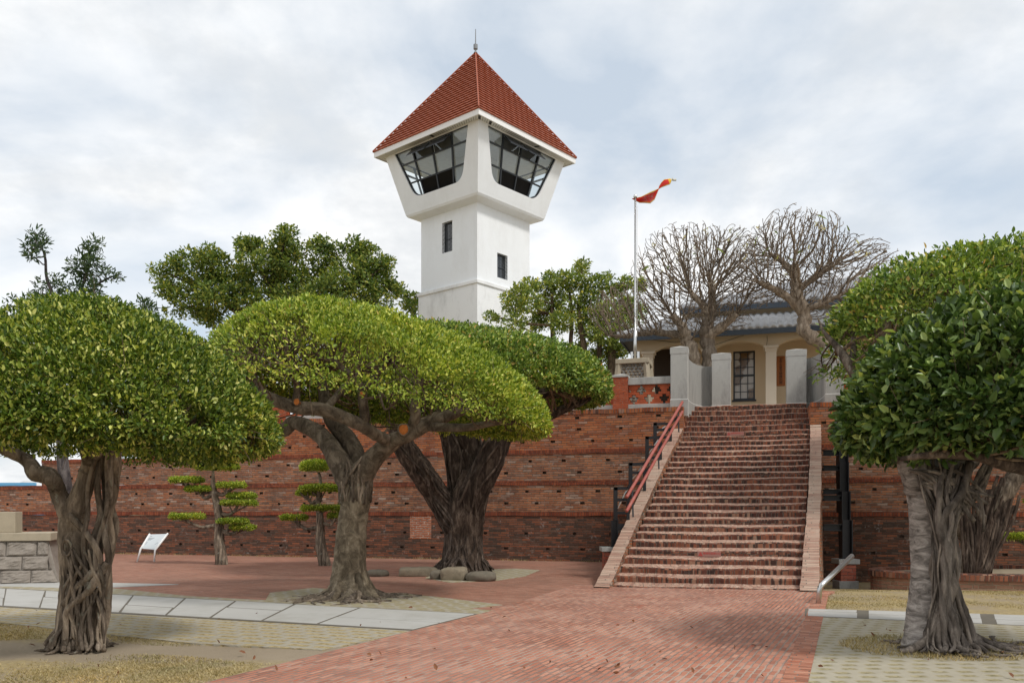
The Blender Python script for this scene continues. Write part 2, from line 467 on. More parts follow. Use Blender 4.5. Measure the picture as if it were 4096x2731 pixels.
M['rail'] = plain("red_rail_paint", (0.33, 0.075, 0.055), 0.45, 0.2, 7, 0.4, dirt=(0.45, 0.22, 0.18), dirt_amt=0.5, dirt_scale=3)
M['steel'] = plain("stainless_steel", (0.62, 0.62, 0.61), 0.28, 0.05, 4, 0.5, 0.95)
M['cream'] = plain("cream_render", (0.60, 0.485, 0.34), 0.8, 0.06, 1.5)
M['creamlight'] = plain("cream_paint", (0.66, 0.57, 0.46), 0.75, 0.05, 1.5)
M['fascia'] = plain("blue_grey_fascia", (0.045, 0.058, 0.076), 0.6, 0.15, 3)
M['tile'] = plain("grey_roof_tile", (0.50, 0.51, 0.53), 0.42, 0.22, 7, 0.5, dirt=(0.16, 0.165, 0.17), dirt_amt=0.5, dirt_scale=1.6)
M['granite'] = plain("granite_block", (0.27, 0.235, 0.20), 0.88, 0.28, 5, bump=0.9, bscale=12, dirt=(0.15, 0.13, 0.11), dirt_amt=0.5, dirt_scale=2.2)
M['sandslab'] = plain("dressed_stone", (0.37, 0.315, 0.23), 0.85, 0.15, 5, bump=0.2, dirt=(0.18, 0.16, 0.13), dirt_amt=0.5)
M['stone'] = plain('weathered_slab_stone', (0.25, 0.205, 0.145), 0.9, 0.3, 4, bump=0.7, bscale=9, dirt=(0.09, 0.08, 0.06), dirt_amt=0.7, dirt_scale=3)
M['rock'] = plain("field_stone", (0.17, 0.145, 0.11), 0.9, 0.35, 4, bump=0.8, bscale=10, dirt=(0.06, 0.06, 0.045), dirt_amt=0.6, dirt_scale=3)
M['pebble'] = plain("river_pebble", (0.20, 0.155, 0.105), 0.6, 0.7, 6.0, dirt=(0.045, 0.042, 0.04), dirt_amt=0.9, dirt_scale=7)
M['slab'] = plain("pale_paving_slab", (0.415, 0.405, 0.38), 0.85, 0.08, 1.2, bump=0.12, dirt=(0.29, 0.275, 0.24), dirt_amt=0.6, dirt_scale=1.1)
M['bluewall'] = plain("blue_painted_wall", (0.13, 0.36, 0.62), 0.7, 0.06, 1)
M['tank'] = plain("grey_tank", (0.5, 0.5, 0.5), 0.5, 0.1, 1)
M['cut'] = plain("fresh_cut_wood", (0.50, 0.16, 0.035), 0.75, 0.4, 12, dirt=(0.22, 0.07, 0.02), dirt_amt=0.7, dirt_scale=9)
M['woodsign'] = plain("varnished_wood", (0.36, 0.125, 0.034), 0.45, 0.25, 3, stretch=(8, 8, 1))
M['ink'] = plain("black_ink", (0.012, 0.010, 0.010), 0.5)
M['redink'] = plain("red_ink", (0.50, 0.035, 0.03), 0.5)
M['stickerbg'] = plain("faded_sticker", (0.33, 0.17, 0.14), 0.6, 0.2, 20)
M['panelwhite'] = plain("white_sign_panel", (0.54, 0.58, 0.60), 0.35, 0.03)
M['textgrey'] = plain("grey_print", (0.24, 0.26, 0.28), 0.6)
M['litter'] = plain('dead_leaf', (0.20, 0.085, 0.04), 0.8, 0.5, 3)
M['doorgloom'] = plain('painted_gloom', (0.035, 0.022, 0.014), 0.7)
M['bed'] = plain('dark_joint_bed', (0.13, 0.115, 0.09), 0.9, 0.3, 6)
M['interior'] = plain("dark_interior", (0.10, 0.10, 0.10), 0.8)
M['roomwhite'] = plain("cabin_inner_paint", (0.74, 0.75, 0.75), 0.8)

bk = NB("roof_tile_red")
vv = bk.uv()
cc, mk, rr = bk.bricks(vv, 0.42, 0.37, 0.015, [(0, (0.345, 0.090, 0.040)), (1, (0.40, 0.108, 0.050))], 0.5, 0.0, 21)
cc = bk.mix(bk.math('MULTIPLY', bk.noise(vv, 1.2, 5, 0.7), 0.5), cc, (0.22, 0.06, 0.035))
M['redtile'] = bk.fin(cc, 0.6, 0.3)

gm = NB("clear_glass")
gl = gm.n('ShaderNodeBsdfGlossy'); gl.inputs['Roughness'].default_value = 0.02; gl.inputs[0].default_value = (0.9, 0.95, 0.97, 1)
tp = gm.n('ShaderNodeBsdfTransparent'); tp.inputs[0].default_value = (0.90, 0.94, 0.95, 1)
ms = gm.n('ShaderNodeMixShader')
ms.inputs[0].default_value = 0.10; gm.l(tp.outputs[0], ms.inputs[1]); gm.l(gl.outputs[0], ms.inputs[2]); gm.l(ms.outputs[0], gm.out.inputs[0])
M['glass'] = gm.mat
dm = NB("dark_glass")
M['darkglass'] = dm.fin((0.05, 0.055, 0.06), 0.06, 0.7)
wg = NB("papered_glass")
M['paperglass'] = wg.fin(wg.ramp(wg.noise(wg.obj(), 1.1, 2, 0.4), [(0.50, (0.16, 0.095, 0.042)), (0.53, (0.48, 0.45, 0.42))]), 0.12, 0.5)

# grass pavers: grey concrete lattice with straw coloured turf in the cells
def paver_mat(name, rot, cw, ch, rib, turf, conc=((0.31, 0.275, 0.21), (0.40, 0.365, 0.295))):
    b = NB(name)
    vec = b.uv(rot)
    turf_c = b.ramp(b.noise(vec, 16, 5, 0.7), turf)
    _, mask, rnd = b.bricks(vec, cw, ch, rib, [(0, 0.0), (1, 1.0)], 0.5, 0.006, 31)
    keep = b.ramp(b.noise(vec, 1.3, 4, 0.6), [(0.25, 0.45), (0.55, 1.0)])
    c = b.mix(b.math('MULTIPLY', mask, b.math('ADD', keep, b.math('MULTIPLY', rnd, 0.3), True)), b.mix(b.noise(vec, 6, 4), conc[0], conc[1]), turf_c)
    b.bump(b.math('ADD', b.math('MULTIPLY', mask, -0.8), b.math('MULTIPLY', b.noise(vec, 60, 3), 0.6)), 0.7, 0.02)
    return b.fin(c, 0.9, 0.15)


TURF = [(0.28, (0.06, 0.055, 0.022)), (0.40, (0.22, 0.17, 0.075)), (0.55, (0.42, 0.335, 0.18)), (0.72, (0.48, 0.40, 0.24)), (0.85, (0.17, 0.17, 0.06))]
M['paverL'] = paver_mat("grass_pavers", math.radians(24), 0.36, 0.20, 0.085, TURF)
M['paverR'] = paver_mat("grass_pavers_far", math.radians(-3), 0.24, 0.20, 0.10, [(0.30, (0.10, 0.09, 0.045)), (0.44, (0.24, 0.205, 0.11)), (0.56, (0.36, 0.31, 0.185)), (0.75, (0.40, 0.34, 0.21))], ((0.33, 0.295, 0.225), (0.43, 0.39, 0.305)))
M['paverT'] = paver_mat("grass_pavers_pit", math.radians(24), 0.30, 0.17, 0.08, [(0.25, (0.15, 0.12, 0.05)), (0.5, (0.30, 0.25, 0.12)), (0.8, (0.33, 0.27, 0.14))])
lb = NB("dry_lawn_soil")
lv = lb.obj()
soil = lb.mix(lb.noise(lv, 1.5, 6, 0.65), (0.25, 0.20, 0.14), (0.36, 0.295, 0.215))
straw = lb.ramp(lb.noise(lv, 14, 6, 0.75), [(0.25, (0.16, 0.125, 0.055)), (0.5, (0.34, 0.265, 0.135)), (0.7, (0.46, 0.37, 0.21))])
cov = lb.ramp(lb.math('ADD', lb.noise(lv, 0.75, 5, 0.6, 0.4), lb.math('MULTIPLY', lb.math('SUBTRACT', lb.noise(lv, 7.0, 5, 0.7), 0.5), 0.35)), [(0.36, 0.0), (0.56, 1.0)])
lx_ = lb.n('ShaderNodeSeparateXYZ'); lb.l(lv, lx_.inputs[0])      # trodden bare band round the left tree
bandd = lb.math('ABSOLUTE', lb.math('SUBTRACT', lx_.outputs[1], lb.math('SUBTRACT', 9.10, lb.math('MULTIPLY', lx_.outputs[0], 0.07))))
bandd = lb.math('ADD', bandd, lb.math('MULTIPLY', lb.math('SUBTRACT', lb.noise(lv, 2.2, 7, 0.7), 0.5), 1.3))
bandd = lb.math('ADD', bandd, lb.math('MULTIPLY', lb.math('MAXIMUM', lb.math('ADD', lx_.outputs[0], 0.5), 0.0), 5.0))
cov = lb.math('MULTIPLY', cov, lb.ramp(bandd, [(0.42, 0.0), (0.72, 1.0)]))
lb.bump(lb.noise(lv, 30, 5, 0.7), 0.6, 0.03)
M['lawn'] = lb.fin(lb.mix(cov, soil, straw), 0.95, 0.1)
sb = NB("bare_soil")
sv = sb.uv()
sb.bump(sb.noise(sv, 14, 6, 0.7), 0.5, 0.03)
M['soil'] = sb.fin(sb.ramp(sb.noise(sv, 2.2, 7, 0.7), [(0.3, (0.22, 0.175, 0.12)), (0.55, (0.33, 0.27, 0.195)), (0.75, (0.39, 0.33, 0.245))]), 0.95, 0.1)
M['blade'] = leaf_mat("dry_grass_blade", [(0.0, (0.19, 0.165, 0.06)), (0.25, (0.36, 0.275, 0.13)), (0.7, (0.50, 0.395, 0.215)), (1.0, (0.62, 0.52, 0.33))], 0.7, 0.2, 0.1, 0.9)

M['leafA'] = leaf_mat("leaf_yellow_tips", [(0.0, (0.016, 0.032, 0.006)), (0.35, (0.052, 0.088, 0.012)), (0.66, (0.105, 0.142, 0.020)), (0.86, (0.23, 0.255, 0.048)), (1.0, (0.50, 0.48, 0.15))], gain=1.95, trans=0.22)
M['leafB'] = leaf_mat("leaf_lime", [(0.0, (0.040, 0.070, 0.009)), (0.35, (0.110, 0.158, 0.018)), (0.70, (0.195, 0.235, 0.032)), (0.97, (0.32, 0.33, 0.085)), (1.0, (0.26, 0.19, 0.06))], gain=2.0, trans=0.24)
M['leafC'] = leaf_mat("leaf_mid_green", [(0.0, (0.018, 0.036, 0.007)), (0.4, (0.058, 0.094, 0.016)), (0.75, (0.105, 0.145, 0.028)), (0.93, (0.20, 0.225, 0.065)), (1.0, (0.24, 0.15, 0.05))], gain=2.65, trans=0.22)
M['leafD'] = leaf_mat("leaf_deep_green", [(0.0, (0.012, 0.026, 0.007)), (0.45, (0.042, 0.074, 0.019)), (0.8, (0.080, 0.122, 0.034)), (0.94, (0.16, 0.21, 0.07)), (1.0, (0.30, 0.34, 0.09))], 0.34, gain=1.85, trans=0.20)
M['leafE'] = leaf_mat("leaf_far_green", [(0.0, (0.024, 0.046, 0.012)), (0.5, (0.064, 0.094, 0.020)), (0.85, (0.115, 0.135, 0.028)), (1.0, (0.21, 0.20, 0.05))], 0.5, gain=2.4)
M['leafF'] = leaf_mat("leaf_olive_far", [(0.0, (0.032, 0.052, 0.014)), (0.5, (0.078, 0.105, 0.025)), (0.85, (0.13, 0.15, 0.036)), (1.0, (0.24, 0.22, 0.05))], 0.5, gain=2.70)
M['leafT'] = leaf_mat("leaf_topiary", [(0.0, (0.050, 0.085, 0.010)), (0.4, (0.115, 0.165, 0.018)), (0.8, (0.23, 0.26, 0.035)), (1.0, (0.40, 0.40, 0.10))], gain=2.1)
M['leafN'] = leaf_mat("leaf_narrow_dark", [(0.0, (0.018, 0.040, 0.022)), (0.6, (0.040, 0.072, 0.034)), (1.0, (0.085, 0.115, 0.045))], 0.5)
M['petal'] = leaf_mat("pale_petal", [(0.0, (0.55, 0.52, 0.35)), (1.0, (0.75, 0.72, 0.58))], 0.6, gain=1.0)
M['barkL'] = bark_mat("bark_grey_brown", (0.042, 0.032, 0.025), (0.155, 0.122, 0.093), (0.275, 0.225, 0.175), spots=(0.26, 0.25, 0.20))
M['barkM'] = bark_mat("bark_pale", (0.062, 0.047, 0.032), (0.145, 0.115, 0.080), (0.235, 0.195, 0.142), (4, 4, 3), 0.7, spots=(0.10, 0.085, 0.06))
M['barkB'] = bark_mat('bark_bough_shaded', (0.045, 0.034, 0.025), (0.115, 0.090, 0.066), (0.18, 0.148, 0.112), (4, 4, 3), 0.7, spots=(0.06, 0.05, 0.04))  # darker copy of the pale trunk bark, crown shade put into the colour
M['barkD'] = bark_mat("bark_dark_brown", (0.022, 0.016, 0.013), (0.065, 0.046, 0.036), (0.15, 0.115, 0.09))
M['barkR'] = bark_mat("bark_silver", (0.040, 0.035, 0.032), (0.185, 0.168, 0.158), (0.30, 0.278, 0.266), (3, 3, 8), 0.3, spots=(0.045, 0.038, 0.034))
M['rootD'] = bark_mat('root_brown', (0.020, 0.015, 0.012), (0.080, 0.060, 0.049), (0.175, 0.138, 0.115))
M['rootR'] = bark_mat("root_grey", (0.050, 0.042, 0.036), (0.145, 0.122, 0.105), (0.25, 0.215, 0.185))
M['twig'] = bark_mat("twig_brown", (0.055, 0.038, 0.026), (0.12, 0.085, 0.058), (0.19, 0.145, 0.10))
M['frangi'] = bark_mat("bark_frangipani", (0.115, 0.088, 0.064), (0.20, 0.160, 0.122), (0.28, 0.235, 0.19))
M['trunkdark'] = bark_mat("bark_slate", (0.028, 0.024, 0.025), (0.068, 0.058, 0.058), (0.12, 0.105, 0.10))
fl = NB("red_flag_cloth")
fa = fl.n('ShaderNodeUVMap'); fa.uv_map = "cloth"
fs_ = fl.n('ShaderNodeSeparateXYZ'); fl.l(fa.outputs[0], fs_.inputs[0])
ed = fl.math('MINIMUM', fs_.outputs[1], fl.math('SUBTRACT', 1.0, fs_.outputs[1]))
ed = fl.math('MINIMUM', ed, fl.math('SUBTRACT', 1.02, fs_.outputs[0]))
emb = fl.math('MULTIPLY', fl.ramp(fl.noise(fa.outputs[0], 14, 4, 0.6), [(0.50, 0.0), (0.56, 0.75)]), fl.ramp(fs_.outputs[0], [(0.20, 0.0), (0.27, 1.0), (0.42, 1.0), (0.48, 0.0)]))
fcol = fl.mix(emb, (0.50, 0.022, 0.016), (0.28, 0.20, 0.20))
fcol = fl.mix(fl.ramp(ed, [(0.0, 1.0), (0.115, 1.0), (0.125, 0.0)]), fcol, (0.62, 0.36, 0.03))
fcol = fl.mix(fl.ramp(ed, [(0.0, 1.0), (0.045, 1.0), (0.055, 0.0)]), fcol, (0.60, 0.58, 0.48))
M['flag'] = fl.fin(fcol, 0.7, 0.2)

# ------------------------------------------------------------------ ground and paving
def sheet(name, polys, z, mat, depth=0.08):
    mb = MB()
    for poly in polys:
        n = len(poly)
        if depth:
            mb.prism([tuple(p) for p in poly], 'z', z - depth, z)
        else:
            mb.add([(x, y, z) for x, y in poly], [tuple(range(n))])
    o = mb.build(name, mat)
    return tag(o, kind='structure')


xs = np.unique(np.concatenate([np.linspace(-700, -30, 12), np.linspace(-30, 30, 121), np.linspace(30, 700, 12)]))
ys = np.unique(np.concatenate([np.linspace(-200, -2, 6), np.linspace(-2, 40, 85), np.linspace(40, 1500, 14)]))
gpts = [[(x, y, float(gdrop(x, y)) + (0.012 * math.sin(1.7 * x + 2.2 * y) * math.sin(2.9 * y - x) - 0.012 if abs(x) < 30 and y < 40 else -0.012)) for x in xs] for y in ys]
gmb = MB(); gmb.grid(gpts)
tag(gmb.build("ground", M['lawn'], smooth=True), kind='structure')


def ccw(poly):
    a = sum(poly[i][0] * poly[(i + 1) % len(poly)][1] - poly[(i + 1) % len(poly)][0] * poly[i][1] for i in range(len(poly)))
    return poly if a > 0 else poly[::-1]


court = ccw([(-30, 26), (-12.5, 18.4), G(427, 2349), G(749, 2388), G(1020, 2403), (-3.2, 14.1), (-1.0, 13.5), (-0.30, 13.0), (2.2, 18.2), (6, 25.5), (-30, 35.5)])
sheet("paved_court", [court], 0.004, M['pave2'])
path = ccw([(-3.92, 5.0), (-0.49, 12.7), (1.35, 17.7), (5.95, 16.3), (5.62, 15.78), (1.37, 5.0)])
sheet("brick_path", [path], 0.009, M['pave'])
edg = ccw([(1.37, 5.0), (5.62, 15.78), (5.95, 16.3), (6.15, 16.2), (5.84, 15.68), (1.62, 5.0)])
sheet("path_edging", [edg], 0.011, M['edging'])
pl = ccw([G(0, 2428), (-1.26, 10.90), G(1289, 2600), G(749, 2571), G(0, 2489), (-10.5, 13.6), (-11.2, 15.0)])
sheet("grass_pavers", [pl], 0.007, M['paverL'])
strip = ccw([(-13, 18.75), G(427, 2350), G(749, 2384), G(1020, 2399), (-1.0, 13.60), (-0.30, 13.10), (-0.50, 12.60), (-13, 18.0)])
sheet("paver_strip", [strip], 0.010, M['paverT'])
pit = ccw([G(1080, 2372), G(1250, 2352), G(1720, 2385), G(2010, 2420), G(1780, 2445), G(1300, 2425), G(1060, 2405)])
sheet("tree_pit", [pit], 0.013, M['paverT'])
pit2 = ccw([G(1700, 2312), G(1760, 2282), G(2060, 2274), G(2160, 2280), G(2100, 2305), G(1990, 2322), G(1800, 2330)])
sheet("soil_pit", [pit2], 0.010, M['paverT'])
pr = ccw([(1.64, 5.0), (4.15, 11.9), (4.25, 12.35), (12, 10.3), (12, 5.0)])
sheet("grass_paver_field", [pr], 0.007, M['paverR'])
walkR = ccw([(7.4, 18.9), (11.5, 17.6), (11.2, 16.9), (7.1, 18.1)])

# pale slab walks: each course of slabs laid across the walk, joints left open
def slab_walk(name, a0, a1, b0, b1, cuts, splits, g=0.011):
    mb = MB()
    A0, A1, B0, B1 = map(np.array, (a0, a1, b0, b1))
    for i in range(len(cuts) - 1):
        f0, f1 = cuts[i], cuts[i + 1]
        rows = splits[i % len(splits)]
        for j in range(len(rows) - 1):
            h0, h1 = rows[j], rows[j + 1]
            def pt(f, h):
                return (A0 + (A1 - A0) * f) * (1 - h) + (B0 + (B1 - B0) * f) * h
            q = [pt(f0, h0), pt(f1, h0), pt(f1, h1), pt(f0, h1)]
            c = sum(q) / 4
            q = [p + (c - p) / np.linalg.norm(c - p) * (g * 3.4) for p in q]
            q = ccw([tuple(p) for p in q])
            mb.prism(q, 'z', -0.03, 0.0135 + 0.003 * random.random())
    return tag(mb.build(name, M['slab'], bevel=0.006), kind='structure')


cuts = [0, .075, .145, .225, .30, .375, .455, .53, .615, .69, .775, .86, 1.0]
slab_walk("slab_path", (-14.0, 18.5), (-0.52, 12.62), (-11.2, 14.9), (-1.26, 10.98), cuts, [[0, 1], [0, .42, 1], [0, 1], [0, .6, 1]])
slab_walk("slab_landing", (-12.5, 18.9), (-6.9, 17.7), (-12.5, 17.75), (-8.35, 16.75), [0, .3, .62, 1], [[0, 1]])
sheet("slab_bed", [ccw([(-14, 18.58), (-0.5, 12.66), (-1.27, 10.93), (-11.3, 14.8)])], 0.0105, M['bed'])
W0, W1, V0, V1 = np.array((4.6, 13.34)), np.array((10.2, 11.75)), np.array((4.27, 12.4)), np.array((9.3, 10.40))
for (f0, f1, rows) in ((0, .138, [0, .36, 1]), (.150, .432, [0, .5, 1]), (.446, .70, [0, .55, 1]), (.715, 1.0, [0, .5, 1])):
    slab_walk("slab_walk", W0 + (W1 - W0) * f0, W0 + (W1 - W0) * f1, V0 + (V1 - V0) * f0, V0 + (V1 - V0) * f1, [0, 1], [rows], 0.016)
sheet("slab_bed", [ccw([tuple(W0), tuple(W1), tuple(V1), tuple(V0)])], 0.0105, M['bed'])

# ------------------------------------------------------------------ dry grass blades
def blades(name, n, sampler, h0, h1, mat):
    xy = sampler(n)
    n = len(xy)
    ang = rng.uniform(0, 2 * math.pi, n)
    h = rng.uniform(h0, h1, n)
    lean = rng.uniform(0.3, 1.6, n) * h
    la = rng.uniform(0, 2 * math.pi, n)
    wd = rng.uniform(0.003, 0.007, n)
    z = gdrop(xy[:, 0], xy[:, 1])
    base = np.stack([xy[:, 0], xy[:, 1], z - 0.01], 1)
    sdv = np.stack([np.cos(ang) * wd, np.sin(ang) * wd, np.zeros(n)], 1)
    tip = base + np.stack([np.cos(la) * lean, np.sin(la) * lean, h], 1)
    v = np.stack([base - sdv, base + sdv, tip], 1).reshape(-1, 3)
    me = bpy.data.meshes.new(name)
    me.vertices.add(3 * n); me.vertices.foreach_set('co', v.ravel())
    me.loops.add(3 * n); me.loops.foreach_set('vertex_index', np.arange(3 * n, dtype=np.int32))
    me.polygons.add(n); me.polygons.foreach_set('loop_start', np.arange(n, dtype=np.int32) * 3)
    me.materials.append(mat)
    me.update(calc_edges=True)
    o = bpy.data.objects.new(name, me)
    COL.objects.link(o)
    return tag(o, kind='stuff')


def inside(poly, pts):
    x, y = pts[:, 0], pts[:, 1]
    r = np.zeros(len(pts), bool)
    j = len(poly) - 1
    for i in range(len(poly)):
        xi, yi = poly[i]; xj, yj = poly[j]
        c = ((yi > y) != (yj > y)) & (x < (xj - xi) * (y - yi) / (yj - yi + 1e-9) + xi)
        r ^= c
        j = i
    return r


def fld(x, y, k=1.0, o=0.0):
    return np.sin(k * 1.3 * x + 0.7 * np.sin(k * 1.9 * y + o) + o) + np.sin(k * 1.7 * y - 0.9 * np.sin(k * 1.1 * x + 2 * o)) + 0.6 * np.sin(k * 3.7 * x + k * 2.9 * y + o)


lawnL = ccw([G(0, 2489), G(749, 2571), G(1289, 2600), (-2.3, 8.9), (-3.2, 6.6), (-9, 6.2), (-9, 12)])
lawnR = ccw([(5.3, 14.9), (4.75, 13.5), (10.5, 11.9), (12.5, 16.5), (7.0, 18.0)])


def samp(poly, soil_band=None):
    def f(n):
        p = np.array(poly); lo, hi = p.min(0), p.max(0)
        q = rng.uniform(lo, hi, (n * 2, 2))
        q = q[inside(poly, q)]
        keep = fld(q[:, 0], q[:, 1], 1.1) + rng.normal(0, 0.5, len(q)) > -0.1
        if soil_band is not None: keep &= soil_band(q)
        return q[keep][:n]
    return f


blades("dry_grass", 60000, samp(lawnL, lambda q: (np.abs(q[:, 1] - (9.55 - 0.07 * (q[:, 0] + 5))) > 0.5 + 0.22 * np.sin(q[:, 0] * 2)) ), 0.008, 0.028, M['blade'])
blades("lawn_grass", 30000, samp(lawnR), 0.008, 0.032, M['blade'])
blades("paver_grass", 26000, samp(pl), 0.006, 0.022, M['blade'])
blades("paver_turf", 26000, samp(pr), 0.006, 0.022, M['blade'])
# ------------------------------------------------------------------ fort wall (front face t = T0 in the wall frame)
T0 = 25.28
TIERS = [(-0.9, 1.51), (1.51, 2.45), (2.45, 3.40), (3.40, 4.60)]
SL, SR = -2.05, 1.49                          # stair opening
BAND = 0.13


def wall_run(name, ranges, extra=None):
    """one battered brick wall: tiers with a soldier course on top of each, putlog holes cut as real recesses"""
    root = empty(name, (0, 0, 0), -WA)
    for k, (z0, z1) in enumerate(TIERS):
        s0, s1 = ranges[k]
        if s1 <= s0: continue
        mb = MB()
        t = T0 + 0.055 * k
        back = t + 2.4
        zt = z1 - BAND
        rows = []
        hz = [0.33, 0.80] if k == 0 else ([z0 + 0.22, z0 + 0.58] if k < 3 else [z0 + 0.22, z0 + 0.58, z0 + 0.92])
        cur = z0
        for ri, z in enumerate(hz):
            rows.append((cur, z, None)); rows.append((z, z + 0.075, ri)); cur = z + 0.075
        rows.append((cur, zt, None))
        for (a, b, ri) in rows:
            if ri is None:
                mb.add([(s0, t, a), (s1, t, a), (s1, t, b), (s0, t, b)], [(0, 1, 2, 3)])
                continue
            x = s0
            c = s0 + 0.35 + (0.62 if (ri + k) % 2 else 0.0)
            while c < s1 - 0.3:
                h0 = c + random.uniform(-0.10, 0.10); h1 = h0 + random.uniform(0.10, 0.15)
                mb.add([(x, t, a), (h0, t, a), (h0, t, b), (x, t, b)], [(0, 1, 2, 3)])
                d = t + 0.09
                q = [(h0, t, a), (h1, t, a), (h1, t, b), (h0, t, b), (h0, d, a), (h1, d, a), (h1, d, b), (h0, d, b)]
                mb.add(q, [(0, 1, 5, 4), (1, 2, 6, 5), (2, 3, 7, 6), (3, 0, 4, 7), (4, 5, 6, 7)], 1)
                x = h1
                c += random.uniform(0.95, 1.45)
            mb.add([(x, t, a), (s1, t, a), (s1, t, b), (x, t, b)], [(0, 1, 2, 3)])
        mb.add([(s0, t, z0), (s0, t, zt), (s0, back, zt), (s0, back, z0)], [(0, 1, 2, 3)])
        mb.add([(s1, t, z0), (s1, back, z0), (s1, back, zt), (s1, t, zt)], [(0, 1, 2, 3)])
        mb.build("brick_face", [M['tier%d' % k], M['hole']], root)
        cb = MB()
        n = max(2, int((s1 - s0) / 0.5))
        top = [[(s0 + (s1 - s0) * i / n, yy, zz + 0.010 * math.sin(i * 2.3 + k) + 0.006 * math.sin(i * 5.1)) for i in range(n + 1)] for yy, zz in ((t - 0.018, zt), (t - 0.018, z1), (back, z1), (back, zt))]
        cb.grid(top)
        cb.add([top[j][0] for j in range(4)], [(0, 1, 2, 3)]); cb.add([top[j][-1] for j in range(4)], [(3, 2, 1, 0)])
        cb.add([(s0, t - 0.018, zt), (s1, t - 0.018, zt), (s1, t + 0.01, zt), (s0, t + 0.01, zt)], [(3, 2, 1, 0)])
        cb.build("coping" if k == 3 else "soldier_course", M['coping' if k == 3 else 'soldier'], root)
    return root


lw = wall_run("fort_wall", [(-60, SL), (-60, SL), (-25.35, SL), (-21.0, SL)])
tag(lw, "long dark red brick fort wall with small square holes running left of the stairway", "wall", "fort walls")
s_rep0, z_rep0 = w_at(1640, 2153, T0)
s_rep1, _ = w_at(1725, 2153, T0)
_, z_rep1 = w_at(1640, 2060, T0)
rp = MB(); rp.box(s_rep0, s_rep1, T0 - 0.006, T0 + 0.03, z_rep0, z_rep1)
rp.build("repaired_patch", M['fresh'], lw)
lw.children[-1]['label'] = "paler patch of repaired bricks"
rw = wall_run("fort_wall", [(SR, 30)] * 4)
tag(rw, "dark red brick fort wall right of the stairway, behind the silver trunked tree", "wall", "fort walls")
ter = MB()
ter.box(-21.0, 30, T0 + 2.6, T0 + 40, 0.0, 4.62)
ter.box(SL, SR, T0 + 2.35, T0 + 2.7, 3.6, 4.80)
tag(ter.build("terrace", M['sandslab'], rz=-WA), kind='structure')

def wallfoot(n):
    sv_ = rng.uniform(-26, -4, n); k = fld(sv_, sv_ * .7, 1.0, 4) + rng.normal(0, .6, n) > -.2
    tv = T0 - 0.05 - np.abs(rng.normal(0, .16, n))
    return np.stack([sv_ * CA + tv * SA, -sv_ * SA + tv * CA], 1)[k]


blades("wall_foot_grass", 5000, wallfoot, .02, .10, M['blade'])

# ------------------------------------------------------------------ stairway
A0, A1 = np.array((2.02, 17.1)), np.array((5.0, 24.87))
B0, B1 = np.array((5.57, 16.37)), np.array((8.40, 23.89))
E2 = np.array((SA, CA))
NST = 29


def edgepts(i):
    if i <= 23:
        f = i / 23.0
        return A0 + (A1 - A0) * f, B0 + (B1 - B0) * f
    d = (i - 23) * 0.42
    return A1 + E2 * d, B1 + E2 * d


def stepz(i): return 0.06 + 0.1643 * i if i <= 23 else 0.06 + 0.1643 * 23 + 0.200 * (i - 23)


stair = empty("brick_stairway", (3.8, 16.7, 0))
tag(stair, "wide worn brick stairway rising between two sloping side walls", "stairway")
so_ = Vector((3.8, 16.7, 0))


def lift(mb):                                  # world coordinates -> the stairway's own
    mb.v = [(x - so_.x, y - so_.y, z - so_.z) for x, y, z in mb.v]
    return mb


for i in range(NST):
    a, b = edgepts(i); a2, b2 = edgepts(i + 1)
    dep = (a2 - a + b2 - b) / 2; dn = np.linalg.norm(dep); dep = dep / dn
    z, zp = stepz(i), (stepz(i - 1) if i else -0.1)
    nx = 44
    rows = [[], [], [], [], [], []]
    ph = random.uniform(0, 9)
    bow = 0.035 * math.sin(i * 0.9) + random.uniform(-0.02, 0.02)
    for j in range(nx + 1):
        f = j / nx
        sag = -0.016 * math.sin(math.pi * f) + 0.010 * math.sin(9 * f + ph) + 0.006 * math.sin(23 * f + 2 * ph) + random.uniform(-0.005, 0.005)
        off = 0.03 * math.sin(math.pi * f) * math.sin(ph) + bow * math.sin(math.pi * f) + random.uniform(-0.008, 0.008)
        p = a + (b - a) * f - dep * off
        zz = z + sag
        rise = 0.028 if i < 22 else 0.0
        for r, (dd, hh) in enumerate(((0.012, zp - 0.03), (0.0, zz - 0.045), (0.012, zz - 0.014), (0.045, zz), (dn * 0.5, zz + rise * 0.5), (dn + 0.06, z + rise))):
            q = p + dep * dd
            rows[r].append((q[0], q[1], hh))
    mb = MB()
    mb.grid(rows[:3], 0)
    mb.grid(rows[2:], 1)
    lift(mb).build("step", [M['riser'], M['tread']], stair, smooth=False)

